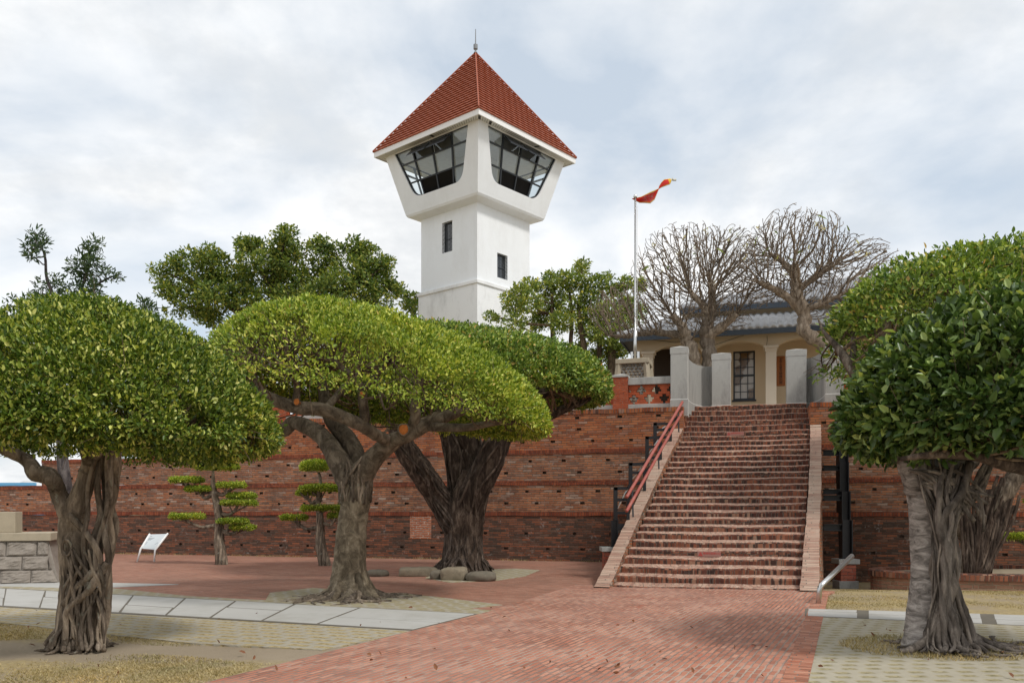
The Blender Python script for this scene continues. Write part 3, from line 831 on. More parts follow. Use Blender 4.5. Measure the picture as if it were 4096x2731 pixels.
nrm_a = np.array((-(A1 - A0)[1], (A1 - A0)[0])); nrm_a /= np.linalg.norm(nrm_a)
nrm_b = -np.array((-(B1 - B0)[1], (B1 - B0)[0])); nrm_b /= np.linalg.norm(nrm_b)
for (e0, e1, nr, flare) in ((A0, A1, nrm_a, 0.05), (B0, B1, nrm_b, 0.12)):
    mb = MB()
    K = 60
    rows = [[] for _ in range(4)]
    for k in range(K + 1):
        f = -0.035 + 1.03 * k / K
        z = max(0.02, 0.06 + 0.1643 * 23 * f + 0.115) if f > -0.02 else 0.03
        z += 0.008 * math.sin(k * 1.7) + random.uniform(-0.006, 0.006)
        p = e0 + (e1 - e0) * f
        bulge = nr * (0.05 * math.sin(math.pi * min(1, max(0, f))))
        wo_ = 0.265 + flare * max(0, 0.25 - f) * 2
        base = 0.30 * (1 - f) * (0.5 if flare > .1 else 0.25)
        rows[0].append((*(p + bulge - nr * 0.015 + nr * random.uniform(-0.01, 0.01)), z - 0.30))
        rows[1].append((*(p + bulge - nr * 0.015 + nr * random.uniform(-0.01, 0.01)), z))
        rows[2].append((*(p + bulge + nr * (wo_ + random.uniform(-0.008, 0.008))), z))
        rows[3].append((*(p + bulge + nr * (wo_ + base)), -0.8))
    mb.grid(rows[:2], 1); mb.grid(rows[1:3], 0); mb.grid(rows[2:], 1)
    mb.add([rows[0][-1], rows[1][-1], rows[2][-1], rows[3][-1]], [(0, 1, 2, 3)], 1)
    lift(mb).build("side_wall", [M['cheek'], M['cheekside']], stair)


def text_mesh(txt, size, mat, name, parent, mtx, depth=0.0):
    c = bpy.data.curves.new(name, 'FONT')
    c.body = txt; c.size = size; c.align_x = 'CENTER'; c.align_y = 'CENTER'; c.extrude = depth
    t = bpy.data.objects.new("tmp_text", c)
    COL.objects.link(t)
    me = bpy.data.meshes.new_from_object(t)
    bpy.data.objects.remove(t)
    me.name = name
    me.materials.clear(); me.materials.append(mat)
    o = bpy.data.objects.new(name, me)
    COL.objects.link(o)
    o.parent = parent
    o.matrix_local = mtx
    return o


STAND = Matrix.Rotation(math.radians(90), 4, 'X')
for (i, fpos, lab) in ((4, 0.47, "small red and white warning sticker on a riser near the foot of the stairway"),
                       (23, 0.42, "small red and white warning sticker on a riser near the top of the stairway")):
    a, b = edgepts(i)
    p = a + (b - a) * fpos
    d = (b - a); an = math.atan2(d[1], d[0])
    zc_ = (stepz(i) + stepz(i - 1)) / 2 - 0.01
    r = empty("warning_sticker", (p[0] + 0.085 * math.sin(an), p[1] - 0.085 * math.cos(an), zc_), an)
    tag(r, lab, "sticker", "warning stickers on the stairway")
    m_ = MB(); m_.box(-0.24, 0.24, -0.002, 0.03, -0.055, 0.055); m_.build("plate", M['stickerbg'], r)
    text_mesh("階梯危險請小心", 0.052, M['redink'], "lettering", r, Matrix.Translation((0.055, -0.006, 0.012)) @ STAND)
    m_ = MB()
    tri = [(-0.225, -0.04), (-0.135, -0.04), (-0.18, 0.042)]; tri2 = [(-0.205, -0.028), (-0.155, -0.028), (-0.18, 0.018)]
    for q in range(3):
        m_.add([(*tri[q][:1], -0.007, tri[q][1]), (tri[(q + 1) % 3][0], -0.007, tri[(q + 1) % 3][1]), (tri2[(q + 1) % 3][0], -0.007, tri2[(q + 1) % 3][1]), (tri2[q][0], -0.007, tri2[q][1])], [(0, 1, 2, 3)])
    m_.box(-0.184, -0.176, -0.008, -0.004, -0.018, 0.006)
    m_.build("warning_triangle", M['redink'], r)

# ------------------------------------------------------------------ black steel frames, rails
def steel_post(mb, x, y, z0, z1, rz=0.0, w_=0.34, d_=0.22):
    """wide-flange column: web and two flanges"""
    c, s_ = math.cos(rz), math.sin(rz)
    def bx(a0, a1, b0, b1):
        vs = []
        for z in (z0, z1):
            for b in (b0, b1):
                for a in (a0, a1):
                    vs.append((x + a * c - b * s_, y + a * s_ + b * c, z))
        mb.add(vs, [(0, 2, 3, 1), (4, 5, 7, 6), (0, 1, 5, 4), (2, 6, 7, 3), (0, 4, 6, 2), (1, 3, 7, 5)])
    bx(-w_ / 2, -w_ / 2 + 0.025, -d_ / 2, d_ / 2)
    bx(w_ / 2 - 0.025, w_ / 2, -d_ / 2, d_ / 2)
    bx(-w_ / 2 + 0.025, w_ / 2 - 0.025, -0.012, 0.012)


DP = 20.4
xr = (3382 - HX) / F * DP
sf = empty("steel_support_frame", (xr, DP, -0.3))
tag(sf, "black steel column with short side arms standing right of the stairway", "steel frame", "black steel frames beside the stairway")
def zpx(py, D): return EYE - (py - HY) / F * D
segs = [(3352, 3386, 1785, 1870, 22.9), (3354, 3388, 1847, 1990, 22.2), (3362, 3394, 1965, 2090, 21.4), (3364, 3402, 2079, 2233, 20.4)]
for (p0, p1, y0, y1, D) in segs:
    m_ = MB()
    x0, x1 = (p0 - HX) / F * D, (p1 - HX) / F * D
    steel_post(m_, (x0 + x1) / 2 - xr, D - DP, zpx(y1 if D == 20.4 else y1 + 60, D) + 0.3, zpx(y0, D) + 0.3, 0, x1 - x0 + 0.02, 0.24)
    m_.build("column", M['black'], sf)
for (p0, y0, y1, D) in ((3352, 1800, 1822, 22.9), (3354, 1861, 1882, 22.2), (3362, 1956, 1976, 21.6), (3362, 1980, 2002, 21.4), (3364, 2095, 2122, 20.4)):
    m_ = MB()
    x1, x0 = (p0 - HX) / F * D, (3293 - HX) / F * D
    za, zb = zpx(y1, D) + 0.3, zpx(y0, D) + 0.3
    yb = D - DP
    m_.box(x0 - xr, x1 - xr, yb - 0.09, yb + 0.09, zb - 0.02, zb); m_.box(x0 - xr, x1 - xr, yb - 0.09, yb + 0.09, za, za + 0.02)
    m_.box(x0 - xr, x1 - xr, yb - 0.01, yb + 0.01, za + 0.02, zb - 0.02)
    m_.build("side_arm", M['black'], sf)
pb = empty("post_base", (xr, DP, -0.34))
tag(pb, "square brick base with grey stone cap and foot under the right steel column", "pier", "brick bases of the steel columns")
hw = 0.21
m_ = MB(); m_.box(-hw * .86, hw * .86, -hw * .86, hw * .86, 0.21, 0.61); m_.build("brick_body", M['newpier'], pb)
m_ = MB(); m_.box(-hw - .04, hw + .04, -hw - .04, hw + .04, 0.61, 0.73); m_.build("stone_cap", M['concrete'], pb, bevel=0.012)
m_ = MB(); m_.box(-hw - .02, hw + .02, -hw - .02, hw + .02, -0.2, 0.21); m_.build("stone_foot", M['concrete'], pb, bevel=0.012)

DL = 19.6
xl = (2458 - HX) / F * DL
pb2 = empty("post_base", (xl - 0.02, DL, 0))
tag(pb2, "brick base with grey stone cap half hidden behind the left side wall of the stairway", "pier", "brick bases of the steel columns")
zt_ = zpx(2186, DL)
m_ = MB(); m_.box(-.24, .24, -.24, .24, 0, zt_ - .1); m_.build("brick_body", M['newpier'], pb2)
m_ = MB(); m_.box(-.30, .30, -.3, .3, zt_ - .1, zt_); m_.build("stone_cap", M['concrete'], pb2, bevel=0.01)

lf = empty("steel_support_frame", (xl, DL, 0))
tag(lf, "black stepped steel frame standing left of the stairway under the red handrails", "steel frame", "black steel frames beside the stairway")
m_ = MB(); steel_post(m_, 0.0, 0, zt_, zpx(2080, DL), 0, 0.16, 0.16); m_.build("column", M['black'], lf)
m_ = MB(); m_.box(0.08, 0.42, -0.05, 0.05, zpx(2118, DL), zpx(2095, DL)); m_.build("side_arm", M['black'], lf)
# four bays of black bracket frames following the stair line
bays = [(2456, 1948, 2050, 19.6, 2510), (2516, 1850, 1932, 21.0, 2576), (2582, 1745, 1830, 22.8, 2640), (2614, 1690, 1748, 24.0, 2680)]
for bi, (px0, y0, y1, D, px1) in enumerate(bays):
    m_ = MB()
    def Q(px, py): return P(px, py, D) - Vector((xl, DL, 0))
    wq = 0.07
    m_.bar(Q(px0 + 6, y1 + 30), Q(px0 + 6, y0), wq, wq * 1.3)
    m_.bar(Q(px0, y0 + 6), Q(px1, y0 + 4), wq, wq)
    m_.bar(Q(px1, y0 + 4), Q(px1 + 30, y0 - 22), wq, wq)
    m_.bar(Q(px0, (y0 + y1) / 2), Q(px1, (y0 + y1) / 2 - 2), wq * .8, wq)
    m_.bar(Q(px1, (y0 + y1) / 2 - 2), Q(px1 + 34, (y0 + y1) / 2 - 30), wq * .8, wq)
    m_.bar(Q(px0, y1), Q(px1, y1), wq * .8, wq)
    m_.bar(Q(px1 + 2, y1 + 36), Q(px1 + 2, y0 + 20), wq, wq)
    m_.build("bracket", M['black'], lf)
    m_ = MB(); m_.tube([Q(px0 + 14, y1 - 18), Q(px1 + 6, y0 - 4)], 0.018, 6); m_.build("stay", M['steel'], lf)
hr = empty("red_handrail", P(2506, 2046, 18.6))
tag(hr, "pair of red painted handrails climbing along the left side wall of the stairway", "handrail")
h0 = hr.location
for (pa, pb_) in (((2506, 1988, 18.9), (2730, 1607, 24.3)), ((2506, 2044, 18.6), (2730, 1645, 24.1))):
    m_ = MB()
    a, b = P(*pa) - h0, P(*pb_) - h0
    d = (b - a).normalized()
    m_.tube([a, a + d * .02, b - d * .02, b], [0.030, 0.038, 0.038, 0.030], 10)
    m_.build("rail", M['rail'], hr, smooth=True)
for f in (0.08, 0.5, 0.9):
    m_ = MB()
    a = P(2506, 1988, 18.9).lerp(P(2730, 1607, 24.3), f) - h0
    b = P(2506, 2044, 18.6).lerp(P(2730, 1645, 24.1), f) - h0
    m_.bar(a, b + Vector((0.02, 0, -0.35)), 0.035, 0.035)
    m_.build("bracket", M['black'], hr)

sr = empty("bent_steel_rail", P(3275, 2412, 14.1))
tag(sr, "bent stainless steel rail stub standing in the grass right of the stairway foot", "rail")
gx, gy = G(3272, 2414)
m_ = MB()
o_ = sr.location
m_.tube([Vector((gx, gy, -0.05)) - o_, P(3279, 2352, gy) - o_, P(3284, 2341, gy) - o_, P(3297, 2328, gy + .05) - o_, P(3408, 2222, gy + 0.9) - o_], 0.043, 14)
m_.build("pipe", M['steel'], sr, smooth=True)

# ------------------------------------------------------------------ information lectern
D = 25.6
o_ = P(588, 2226, D); o_.z = 0
isg = empty("information_sign", o_)
tag(isg, "white tilted information panel on two grey legs in front of the brick wall", "sign")
bl, br, tl, tr = [P(*q) - o_ for q in ((564, 2192, D - .1), (622, 2197, D - .1), (598, 2136, D + .28), (670, 2134, D + .28))]
n_ = (br - bl).cross(tl - bl).normalized()
m_ = MB()
q = [bl, br, tr, tl]
m_.add(q + [p - n_ * 0.03 for p in q], [(0, 1, 2, 3), (7, 6, 5, 4), (0, 4, 5, 1), (1, 5, 6, 2), (2, 6, 7, 3), (3, 7, 4, 0)])
m_.build("panel", M['panelwhite'], isg)
m_ = MB()
for v0, v1, u0, u1 in ((.84, .87, .12, .22), (.70, .735, .10, .78), (.64, .675, .10, .74), (.585, .615, .10, .3), (.42, .44, .10, .85), (.37, .39, .10, .85), (.32, .34, .1, .8), (.27, .29, .1, .5)):
    def uvp(u, v): return (bl * (1 - u) + br * u) * (1 - v) + (tl * (1 - u) + tr * u) * v + n_ * 0.004
    m_.add([uvp(u0, v0), uvp(u1, v0), uvp(u1, v1), uvp(u0, v1)], [(0, 1, 2, 3)])
m_.build("print_lines", M['textgrey'], isg)
for (b_, t_, gp) in ((bl, tl, 549), (br, tr, 617)):
    m_ = MB()
    foot = P(gp, 2228, D - .15) - o_; foot.z = 0
    m_.tube([foot, b_ + (b_ - t_) * 0.04, t_ + (t_ - b_) * 0.03], 0.028, 8)
    m_.build("leg", M['whitetrim'], isg, smooth=True)

# ------------------------------------------------------------------ stone monument plinth at the left edge
px0 = G(236, 2331)
sp = empty("stone_plinth", (px0[0], px0[1], 0), math.radians(17))
tag(sp, "battered plinth of rough stone blocks with a smooth upper block, at the left edge", "plinth")
sc_ = px0[1] / F
ZR = [0.0, 0.285, 0.58, 0.90]
def xr_at(z): return -0.0 - 0.24 * (1 - max(0, 1 - z / 0.9) ** 2.2)
m_ = MB()
for k in range(3):
    z0, z1 = ZR[k] + 0.006, ZR[k + 1] - 0.006
    e = [xr_at(z0), xr_at(z1)]
    cuts_ = [-0.0, -[0.55, 0.22, 0.46][k]]
    while cuts_[-1] > -3.4: cuts_.append(cuts_[-1] - random.uniform(0.5, 0.62))
    for j in range(len(cuts_) - 1):
        xa, xb = cuts_[j], cuts_[j + 1] + 0.014
        G_ = 9
        pts = []
        for iz in range(G_ + 1):
            row = []
            for ix in range(G_ + 1):
                fz, fx = iz / G_, ix / G_
                z = z0 + (z1 - z0) * fz
                xx = (xa + (xb - xa) * fx)
                shr = xr_at(z) if j == 0 and ix == 0 else xr_at(z) * (1.0 if xx > -0.3 else 0.0)
                inner = 0 < ix < G_ and 0 < iz < G_
                bul = (0.045 + 0.018 * math.sin(5 * fx + 7 * k + 3 * j) * math.sin(6 * fz + 2 * j) + random.uniform(-0.012, 0.012)) if inner else 0.0
                row.append((xx + (xr_at(z) if j == 0 and ix == 0 else (xr_at(z) if j == 0 else 0) * (1 - fx)), -bul + 0.18 * (z / 0.9), z))
            pts.append(row)
        m_.grid([r[::-1] for r in pts])
# body behind the block faces
bodyp = [(xr_at(z) - 0.012, z) for z in np.linspace(0, 0.9, 8)]
vs = []
for (x, z) in bodyp:
    for y in (0.035 + 0.18 * z / 0.9, 1.5 - 0.18 * z / 0.9):
        vs.append((x, y, z))
m_.add(vs, [(2 * i, 2 * i + 1, 2 * i + 3, 2 * i + 2) for i in range(7)])
m_.add([(x, 0.03 + 0.18 * z / .9, z) for x, z in ((0, 0), (-0.24, 0.9), (-3.6, 0.9), (-3.6, 0))], [(0, 1, 2, 3)])
m_.build("block_base", M['granite'], sp)
m_ = MB(); m_.box(-3.6, -0.18, 0.10, 1.4, 0.90, 1.07); m_.build("cap_slab", M['sandslab'], sp, bevel=0.012)
m_ = MB(); m_.box(-3.6, -0.92, 0.4, 1.0, 1.07, 1.52); m_.build("upper_block", M['sandslab'], sp, bevel=0.012)

# ------------------------------------------------------------------ blue building far away
bb = empty("blue_building", (-64.5, 105, 0))
tag(bb, "distant light blue flat roofed building with rooftop water tanks, past the wall at left", "building")
zb_ = zpx(1941, 105)
m_ = MB(); m_.box(-14, 8.2 - 3.0 + .3, 0, 12, 0, zb_); m_.build("wall", M['bluewall'], bb)
m_ = MB(); m_.box(-14, 5.6, -0.1, 0.3, zb_, zb_ + 0.35); m_.build("parapet", M['bluewall'], bb)
for (x, r_, h_) in ((-0.4, .45, -.1), (1.8, .4, -.1), (3.0, 0.9, .15)):
    m_ = MB(); m_.lathe([(r_, zb_), (r_, zb_ + .3 + h_), (r_ * .6, zb_ + h_ + .5)], 12, (x, 3)); m_.build("water_tank", M['tank'], bb, smooth=False)

# ------------------------------------------------------------------ observation tower
TC = Vector((-1.83, 42.72, 0))
TR = math.atan2(0.755, 0.656)                  # right wall direction
tower = empty("observation_tower", TC, TR)
tag(tower, "white square observation tower with flared glazed cabin and red tiled pyramid roof", "tower")
# local frame: +x along e_r, +y along e_l; near corner at (-a,-a). visible faces: y=-a (right face, runs along x) and x=-a (left face)
H_S, H_B, H_T, H_E = 1.925, 2.46, 3.18, 3.58
Z_L, Z_SB, Z_CB, Z_CT, Z_E0, Z_E1, Z_AP = 12.36, 16.05, 16.25, 19.15, 19.10, 19.36, 24.5


def face_xform(k):                             # maps (u, depth, z): u along the face left->right seen from outside, outward normal -d
    c, s_ = [(1, 0), (0, 1), (-1, 0), (0, -1)][k]
    return lambda u, d, z: (u * c - (-d) * (-s_) * -1 if False else u * c + d * s_ * 1.0, u * s_ - d * c * 1.0, z)


def fx(k, u, d, z):                            # d = distance of the face plane from the axis
    # k=0: face y=-d, u along +x ; k=1: face x=+d, u along +y ; k=2: face y=+d, u along -x ; k=3: face x=-d, u along -y
    return [(u, -d, z), (d, u, z), (-u, d, z), (-d, -u, z)][k]


def shaft_with_windows():
    mb = MB()
    wins = {0: (-0.45, 0.18, 0), 3: (0, 0, 0)}
    return mb


# window rectangles (u0,u1,z0,z1) on faces 0 (right) and 3 (left)
def face_uz(px, py, k, a):
    """photo pixel -> (u, z) on face k of the shaft"""
    er = Vector((0.656, 0.755, 0)); el = Vector((-0.755, 0.656, 0))
    base = TC - (er if k == 3 else el) * a
    dr = er if k == 0 else -el
    ux = (px - HX) / F
    # base + dr*u : x = ux*y
    u = (ux * base.y - base.x) / (dr.x - ux * dr.y)
    y = base.y + dr.y * u
    return u, EYE - (py - HY) / F * y


WIN = {}
for k, (pa, pb_) in {3: ((1769, 893), (1809, 1003)), 0: ((1989, 1010), (2030, 1121))}.items():
    u0, z1 = face_uz(pa[0], pa[1], k, H_S); u1, z0 = face_uz(pb_[0], pb_[1], k, H_S)
    WIN[k] = (u0, u1, z0, z1)
m_ = MB()
zb0 = Z_L
for k in range(4):
    a = H_S
    if k in WIN:
        u0, u1, z0, z1 = WIN[k]
        for (p0, p1, q0, q1) in ((-a, u0, zb0, Z_SB), (u1, a, zb0, Z_SB), (u0, u1, zb0, z0), (u0, u1, z1, Z_SB)):
            m_.add([fx(k, p0, a, q0), fx(k, p1, a, q0), fx(k, p1, a, q1), fx(k, p0, a, q1)], [(0, 1, 2, 3)])
        b = a - 0.22
        for (p0, q0), (p1, q1) in (((u0, z0), (u1, z0)), ((u1, z0), (u1, z1)), ((u1, z1), (u0, z1)), ((u0, z1), (u0, z0))):
            m_.add([fx(k, p0, a, q0), fx(k, p1, a, q1), fx(k, p1, b, q1), fx(k, p0, b, q0)], [(3, 2, 1, 0)])
    else:
        m_.add([fx(k, -a, a, zb0), fx(k, a, a, zb0), fx(k, a, a, Z_SB), fx(k, -a, a, Z_SB)], [(0, 1, 2, 3)])
m_.build("shaft", M['whitewall'], tower)
for k, (u0, u1, z0, z1) in WIN.items():
    wroot = MB()
    b = H_S - 0.16
    t_ = 0.03
    for (p0, p1, q0, q1) in ((u0, u0 + t_, z0, z1), (u1 - t_, u1, z0, z1), (u0 + t_, u1 - t_, z0, z0 + t_), (u0 + t_, u1 - t_, z1 - t_, z1), (u0 + t_, u1 - t_, (z0 * .55 + z1 * .45), (z0 * .55 + z1 * .45) + t_)):
        wroot.add([fx(k, p0, b, q0), fx(k, p1, b, q0), fx(k, p1, b, q1), fx(k, p0, b, q1), fx(k, p0, b - .05, q0), fx(k, p1, b - .05, q0), fx(k, p1, b - .05, q1), fx(k, p0, b - .05, q1)],
                  [(0, 1, 2, 3), (1, 5, 6, 2), (4, 0, 3, 7), (3, 2, 6, 7), (4, 5, 1, 0)])
    wf = wroot.build("window", M['frame'], tower)
    m_ = MB(); m_.add([fx(k, u0, b - .03, z0), fx(k, u1, b - .03, z0), fx(k, u1, b - .03, z1), fx(k, u0, b - .03, z1)], [(0, 1, 2, 3)])
    m_.build("pane", M['darkglass'], wf)
    m_ = MB()
    nb = 4
    for i in range(nb + 1):
        u = u0 + (u1 - u0) * i / nb
        m_.tube([fx(k, u, H_S - 0.02, z0), fx(k, u, H_S - 0.02, z1)], 0.009, 4)
    for i in range(7):
        zz0 = z0 + (z1 - z0) * i / 7; zz1 = z0 + (z1 - z0) * (i + 1) / 7
        m_.tube([fx(k, u0, H_S - 0.02, zz0), fx(k, (u0 + u1) / 2, H_S - 0.02, zz1), fx(k, u1, H_S - 0.02, zz0)], 0.008, 4)
    m_.build("grille", M['frame'], wf)

# wider foot of the shaft and the ledge
m_ = MB(); m_.box(-2.02, 2.02, -2.02, 2.02, 3.0, Z_L - 0.15); m_.build("foot", M['whiteworn'], tower)
m_ = MB(); m_.box(-2.09, 2.09, -2.09, 2.09, Z_L - 0.15, Z_L + 0.02); m_.build("ledge", M['whiteworn'], tower, bevel=0.02)

# flared cabin shell: outer faces with rounded window openings
def win_outline(n=7):
    top, wt, wb, bot = 0.06, 2.52, 1.62, 2.30     # distances down the slope and half widths
    r = 0.42
    pts = [(-wt, top), (wt, top)]
    # rounded lower right corner, then lower left
    dirx = (wb - wt) / (bot - top)
    c0 = (wb - dirx * r * 1.0, bot - r)
    for i in range(n + 1):
        f = i / n
        p0 = np.array((wb - dirx * r * 1.15, bot - r * 1.15)); p1 = np.array((wb, bot)); p2 = np.array((wb - r * 1.2, bot))
        q = (1 - f) ** 2 * p0 + 2 * f * (1 - f) * p1 + f * f * p2
        pts.append(tuple(q))
    left = [(-x, y) for x, y in pts[2:]][::-1]
    return pts + left


WO = win_outline()
SLH = math.hypot(Z_CT - Z_CB, H_T - H_B)


def slope_pt(k, u, sdist, inward=0.0):
    f = sdist / SLH
    d = H_T + (H_B - H_T) * f
    z = Z_CT + (Z_CB - Z_CT) * f
    nrm = np.array((Z_CT - Z_CB, -(H_T - H_B)))  # outward (d, z)
    nrm = nrm / np.linalg.norm(nrm)
    return fx(k, u, d - nrm[0] * inward, z - nrm[1] * inward)


m_ = MB()
TH = 0.24
for k in range(4):
    rim = [(-H_T, 0), (H_T, 0)]
    N = len(WO)
    # outer ring matched to outline by angle: corners of the trapezoid inserted
    outer = []
    cx, cy = 0.0, 1.2
    def trap_hit(dx, dy):
        best = None
        quad = [(-H_T, 0.0), (H_T, 0.0), (H_B, SLH), (-H_B, SLH)]
        for i in range(4):
            (x1, y1), (x2, y2) = quad[i], quad[(i + 1) % 4]
            den = dx * (y2 - y1) - dy * (x2 - x1)
            if abs(den) < 1e-9: continue
            t_ = ((x1 - cx) * (y2 - y1) - (y1 - cy) * (x2 - x1)) / den
            s_ = ((x1 - cx) * dy - (y1 - cy) * dx) / den
            if t_ > 0 and -1e-6 <= s_ <= 1 + 1e-6 and (best is None or t_ < best): best = t_
        return (cx + dx * best, cy + dy * best)
    angs = []
    ringi, ringo = [], []
    allp = [(p, 'w') for p in WO]
    quad = [(-H_T, 0.0), (H_T, 0.0), (H_B, SLH), (-H_B, SLH)]
    def ang(p): return math.atan2(p[1] - cy, p[0] - cx)
    def wo_hit(a):
        dx, dy = math.cos(a), math.sin(a)
        best = None
        for i in range(N):
            (x1, y1), (x2, y2) = WO[i], WO[(i + 1) % N]
            den = dx * (y2 - y1) - dy * (x2 - x1)
            if abs(den) < 1e-9: continue
            t_ = ((x1 - cx) * (y2 - y1) - (y1 - cy) * (x2 - x1)) / den
            s_ = ((x1 - cx) * dy - (y1 - cy) * dx) / den
            if t_ > 0 and -1e-6 <= s_ <= 1 + 1e-6 and (best is None or t_ < best): best = t_
        return (cx + dx * best, cy + dy * best)
    items = [(ang(p), p, trap_hit(math.cos(ang(p)), math.sin(ang(p)))) for p in WO]
    items += [(ang(p), wo_hit(ang(p)), p) for p in quad]
    items.sort(key=lambda q: q[0])
    ii = [q[1] for q in items]; oo = [q[2] for q in items]
    n = len(items)
    vs = [slope_pt(k, *p) for p in oo] + [slope_pt(k, *p) for p in ii] + [slope_pt(k, *p, TH) for p in ii] + [slope_pt(k, p[0] * 0.93, p[1], TH) for p in oo]
    fs = []
    for i in range(n):
        j = (i + 1) % n
        fs += [(i, n + i, n + j, j), (n + i, 2 * n + i, 2 * n + j, n + j), (2 * n + i, 3 * n + i, 3 * n + j, 2 * n + j)]
    m_.add(vs, fs)
# underside
q = []
for (d, z) in ((H_B, Z_CB), (H_B - 0.07, Z_CB - 0.10), (H_S - 0.01, Z_SB - 0.02)):
    q.append([(-d, -d, z), (d, -d, z), (d, d, z), (-d, d, z), (-d, -d, z)])
m_.grid(q)
m_.build("cabin", M['whitewall'], tower)
m_ = MB(); m_.add([(-2.5, -2.5, Z_CB + .15), (2.5, -2.5, Z_CB + .15), (2.5, 2.5, Z_CB + .15), (-2.5, 2.5, Z_CB + .15)], [(0, 1, 2, 3)])
m_.add([(-3.0, -3.0, Z_CT - .02), (3.0, -3.0, Z_CT - .02), (3.0, 3.0, Z_CT - .02), (-3.0, 3.0, Z_CT - .02)], [(3, 2, 1, 0)])
m_.box(-0.75, 0.75, -0.75, 0.75, Z_CB + .16, Z_CT - 0.03)
m_.build("cabin_room", M['roomwhite'], tower)
# glazing bars, panes, louvres
def wx(sd_):                                    # half width of the opening at slope distance
    return 2.52 + (1.62 - 2.52) * (sd_ - 0.06) / (2.30 - 0.06)
for k in range(4):
    inn = 0.10
    mb = MB()
    def sbar(u0, s0, u1, s1, w_=0.065):
        a, b = Vector(slope_pt(k, u0, s0, inn)), Vector(slope_pt(k, u1, s1, inn))
        mb.bar(a, b, w_, 0.08, up=Vector(slope_pt(k, 0, 1, 0)) - Vector(slope_pt(k, 0, 1, 1)))
    for fu in (-0.54, 0.0, 0.54):
        sbar(fu * wx(0.06), 0.08, fu * wx(2.3) * (1.15 if fu else 1), 2.28, 0.075)
    s1_, s2_ = 0.06 + 0.27 * 2.24, 0.06 + 0.68 * 2.24
    sbar(-wx(s1_) + .02, s1_, wx(s1_) - .02, s1_); sbar(-wx(s2_) + .02, s2_, wx(s2_) - .02, s2_)
    N = len(WO)
    for i in range(N):
        a, b = WO[i], WO[(i + 1) % N]
        sbar(a[0] * .985, a[1], b[0] * .985, b[1], 0.06)
    fr_ = mb.build("window", M['frame'], tower)
    mb = MB()
    mb.add([slope_pt(k, p[0], p[1], inn + 0.045) for p in WO], [tuple(range(N))])
    mb.build("pane", M['glass'], fr_)
    if k in (0, 3):
        mb = MB()
        for side in (-1, 1):
            for j in range(11):
                sd0 = s2_ + 0.06 + j * 0.058
                ua, ub = sorted((side * 0.05, side * 0.56 * wx(s2_) * 1.03))
                q = [slope_pt(k, ua, sd0, inn - 0.02), slope_pt(k, ub, sd0, inn - 0.02), slope_pt(k, ub, sd0 + .05, inn + .03), slope_pt(k, ua, sd0 + .05, inn + .03)]
                mb.add(q, [(3, 2, 1, 0)])
            mb.add([slope_pt(k, ua, s2_, inn + .035), slope_pt(k, ub, s2_, inn + .035), slope_pt(k, ub, 2.29, inn + .035), slope_pt(k, ua, 2.29, inn + .035)], [(3, 2, 1, 0)])
        mb.build("louvre", M['black'], fr_)
        for side in (-1, 1):
            mb = MB()
            ua, ub = sorted((side * 0.06, side * 0.54 * wx(0.3)))
            top_ = [slope_pt(k, ua, 0.16, inn - .05), slope_pt(k, ub, 0.16, inn - .05)]
            low_ = [slope_pt(k, ub, 0.46, inn - 0.52), slope_pt(k, ua, 0.46, inn - 0.52)]
            q = top_ + low_
            mb.add(q + [tuple(np.array(p) + np.array((0, 0, 0.04))) for p in q], [(0, 1, 2, 3), (7, 6, 5, 4), (0, 4, 5, 1), (1, 5, 6, 2), (2, 6, 7, 3), (3, 7, 4, 0)])
            mb.build("open_vent", M['frame'], fr_)
            mb = MB()
            mb.add([slope_pt(k, ua, 0.12, inn + .06), slope_pt(k, ub, 0.12, inn + .06), slope_pt(k, ub, s1_, inn + .06), slope_pt(k, ua, s1_, inn + .06)], [(3, 2, 1, 0)])
            mb.build("vent_screen", M['interior'], fr_)
# roof
m_ = MB()
NR = 25
for k in range(4):
    for i in range(NR):
        f0, f1 = i / NR, (i + 1) / NR
        d0, d1 = H_E * 1.012 * (1 - f0), H_E * 1.012 * (1 - f1)
        z0, z1 = Z_E1 + (Z_AP - Z_E1) * f0, Z_E1 + (Z_AP - Z_E1) * f1
        lip = 0.040
        nw = max(2, int(d0 * 2 / 0.105))
        lo, hi, un = [], [], []
        for j in range(nw + 1):
            u = -1 + 2 * j / nw
            wv = 0.006 * math.sin(j * math.pi / 2)
            lo.append(fx(k, u * d0, d0 + (lip + wv) * 0.8, z0 + (lip + wv) * 0.55))
            un.append(fx(k, u * d0, d0 - .045, z0 - 0.012))
            hi.append(fx(k, u * d1, d1, z1 - 0.03))
        m_.grid([un, lo, hi])
m_.build("roof", M['redtile'], tower)
m_ = MB()
for k in range(4):
    a, b = Vector(fx(k, -H_E * 1.012, H_E * 1.012, Z_E1 + .05)), Vector((0, 0, Z_AP + .04))
    m_.tube([a, b], 0.035, 6)
m_.build("hip_cap", M['redtile'], tower)
m_ = MB()
for k in range(4):
    vs = [fx(k, -H_E, H_E, Z_E0), fx(k, H_E, H_E, Z_E0), fx(k, H_E, H_E, Z_E1 + .01), fx(k, -H_E, H_E, Z_E1 + .01)]
    m_.add(vs, [(0, 1, 2, 3)])
    i_ = H_E - 0.06
    m_.add([fx(k, -H_E, H_E, Z_E0), fx(k, H_E, H_E, Z_E0), fx(k, i_, i_, Z_E0), fx(k, -i_, i_, Z_E0)], [(3, 2, 1, 0)])
m_.build("fascia", M['whitetrim'], tower)
m_ = MB()
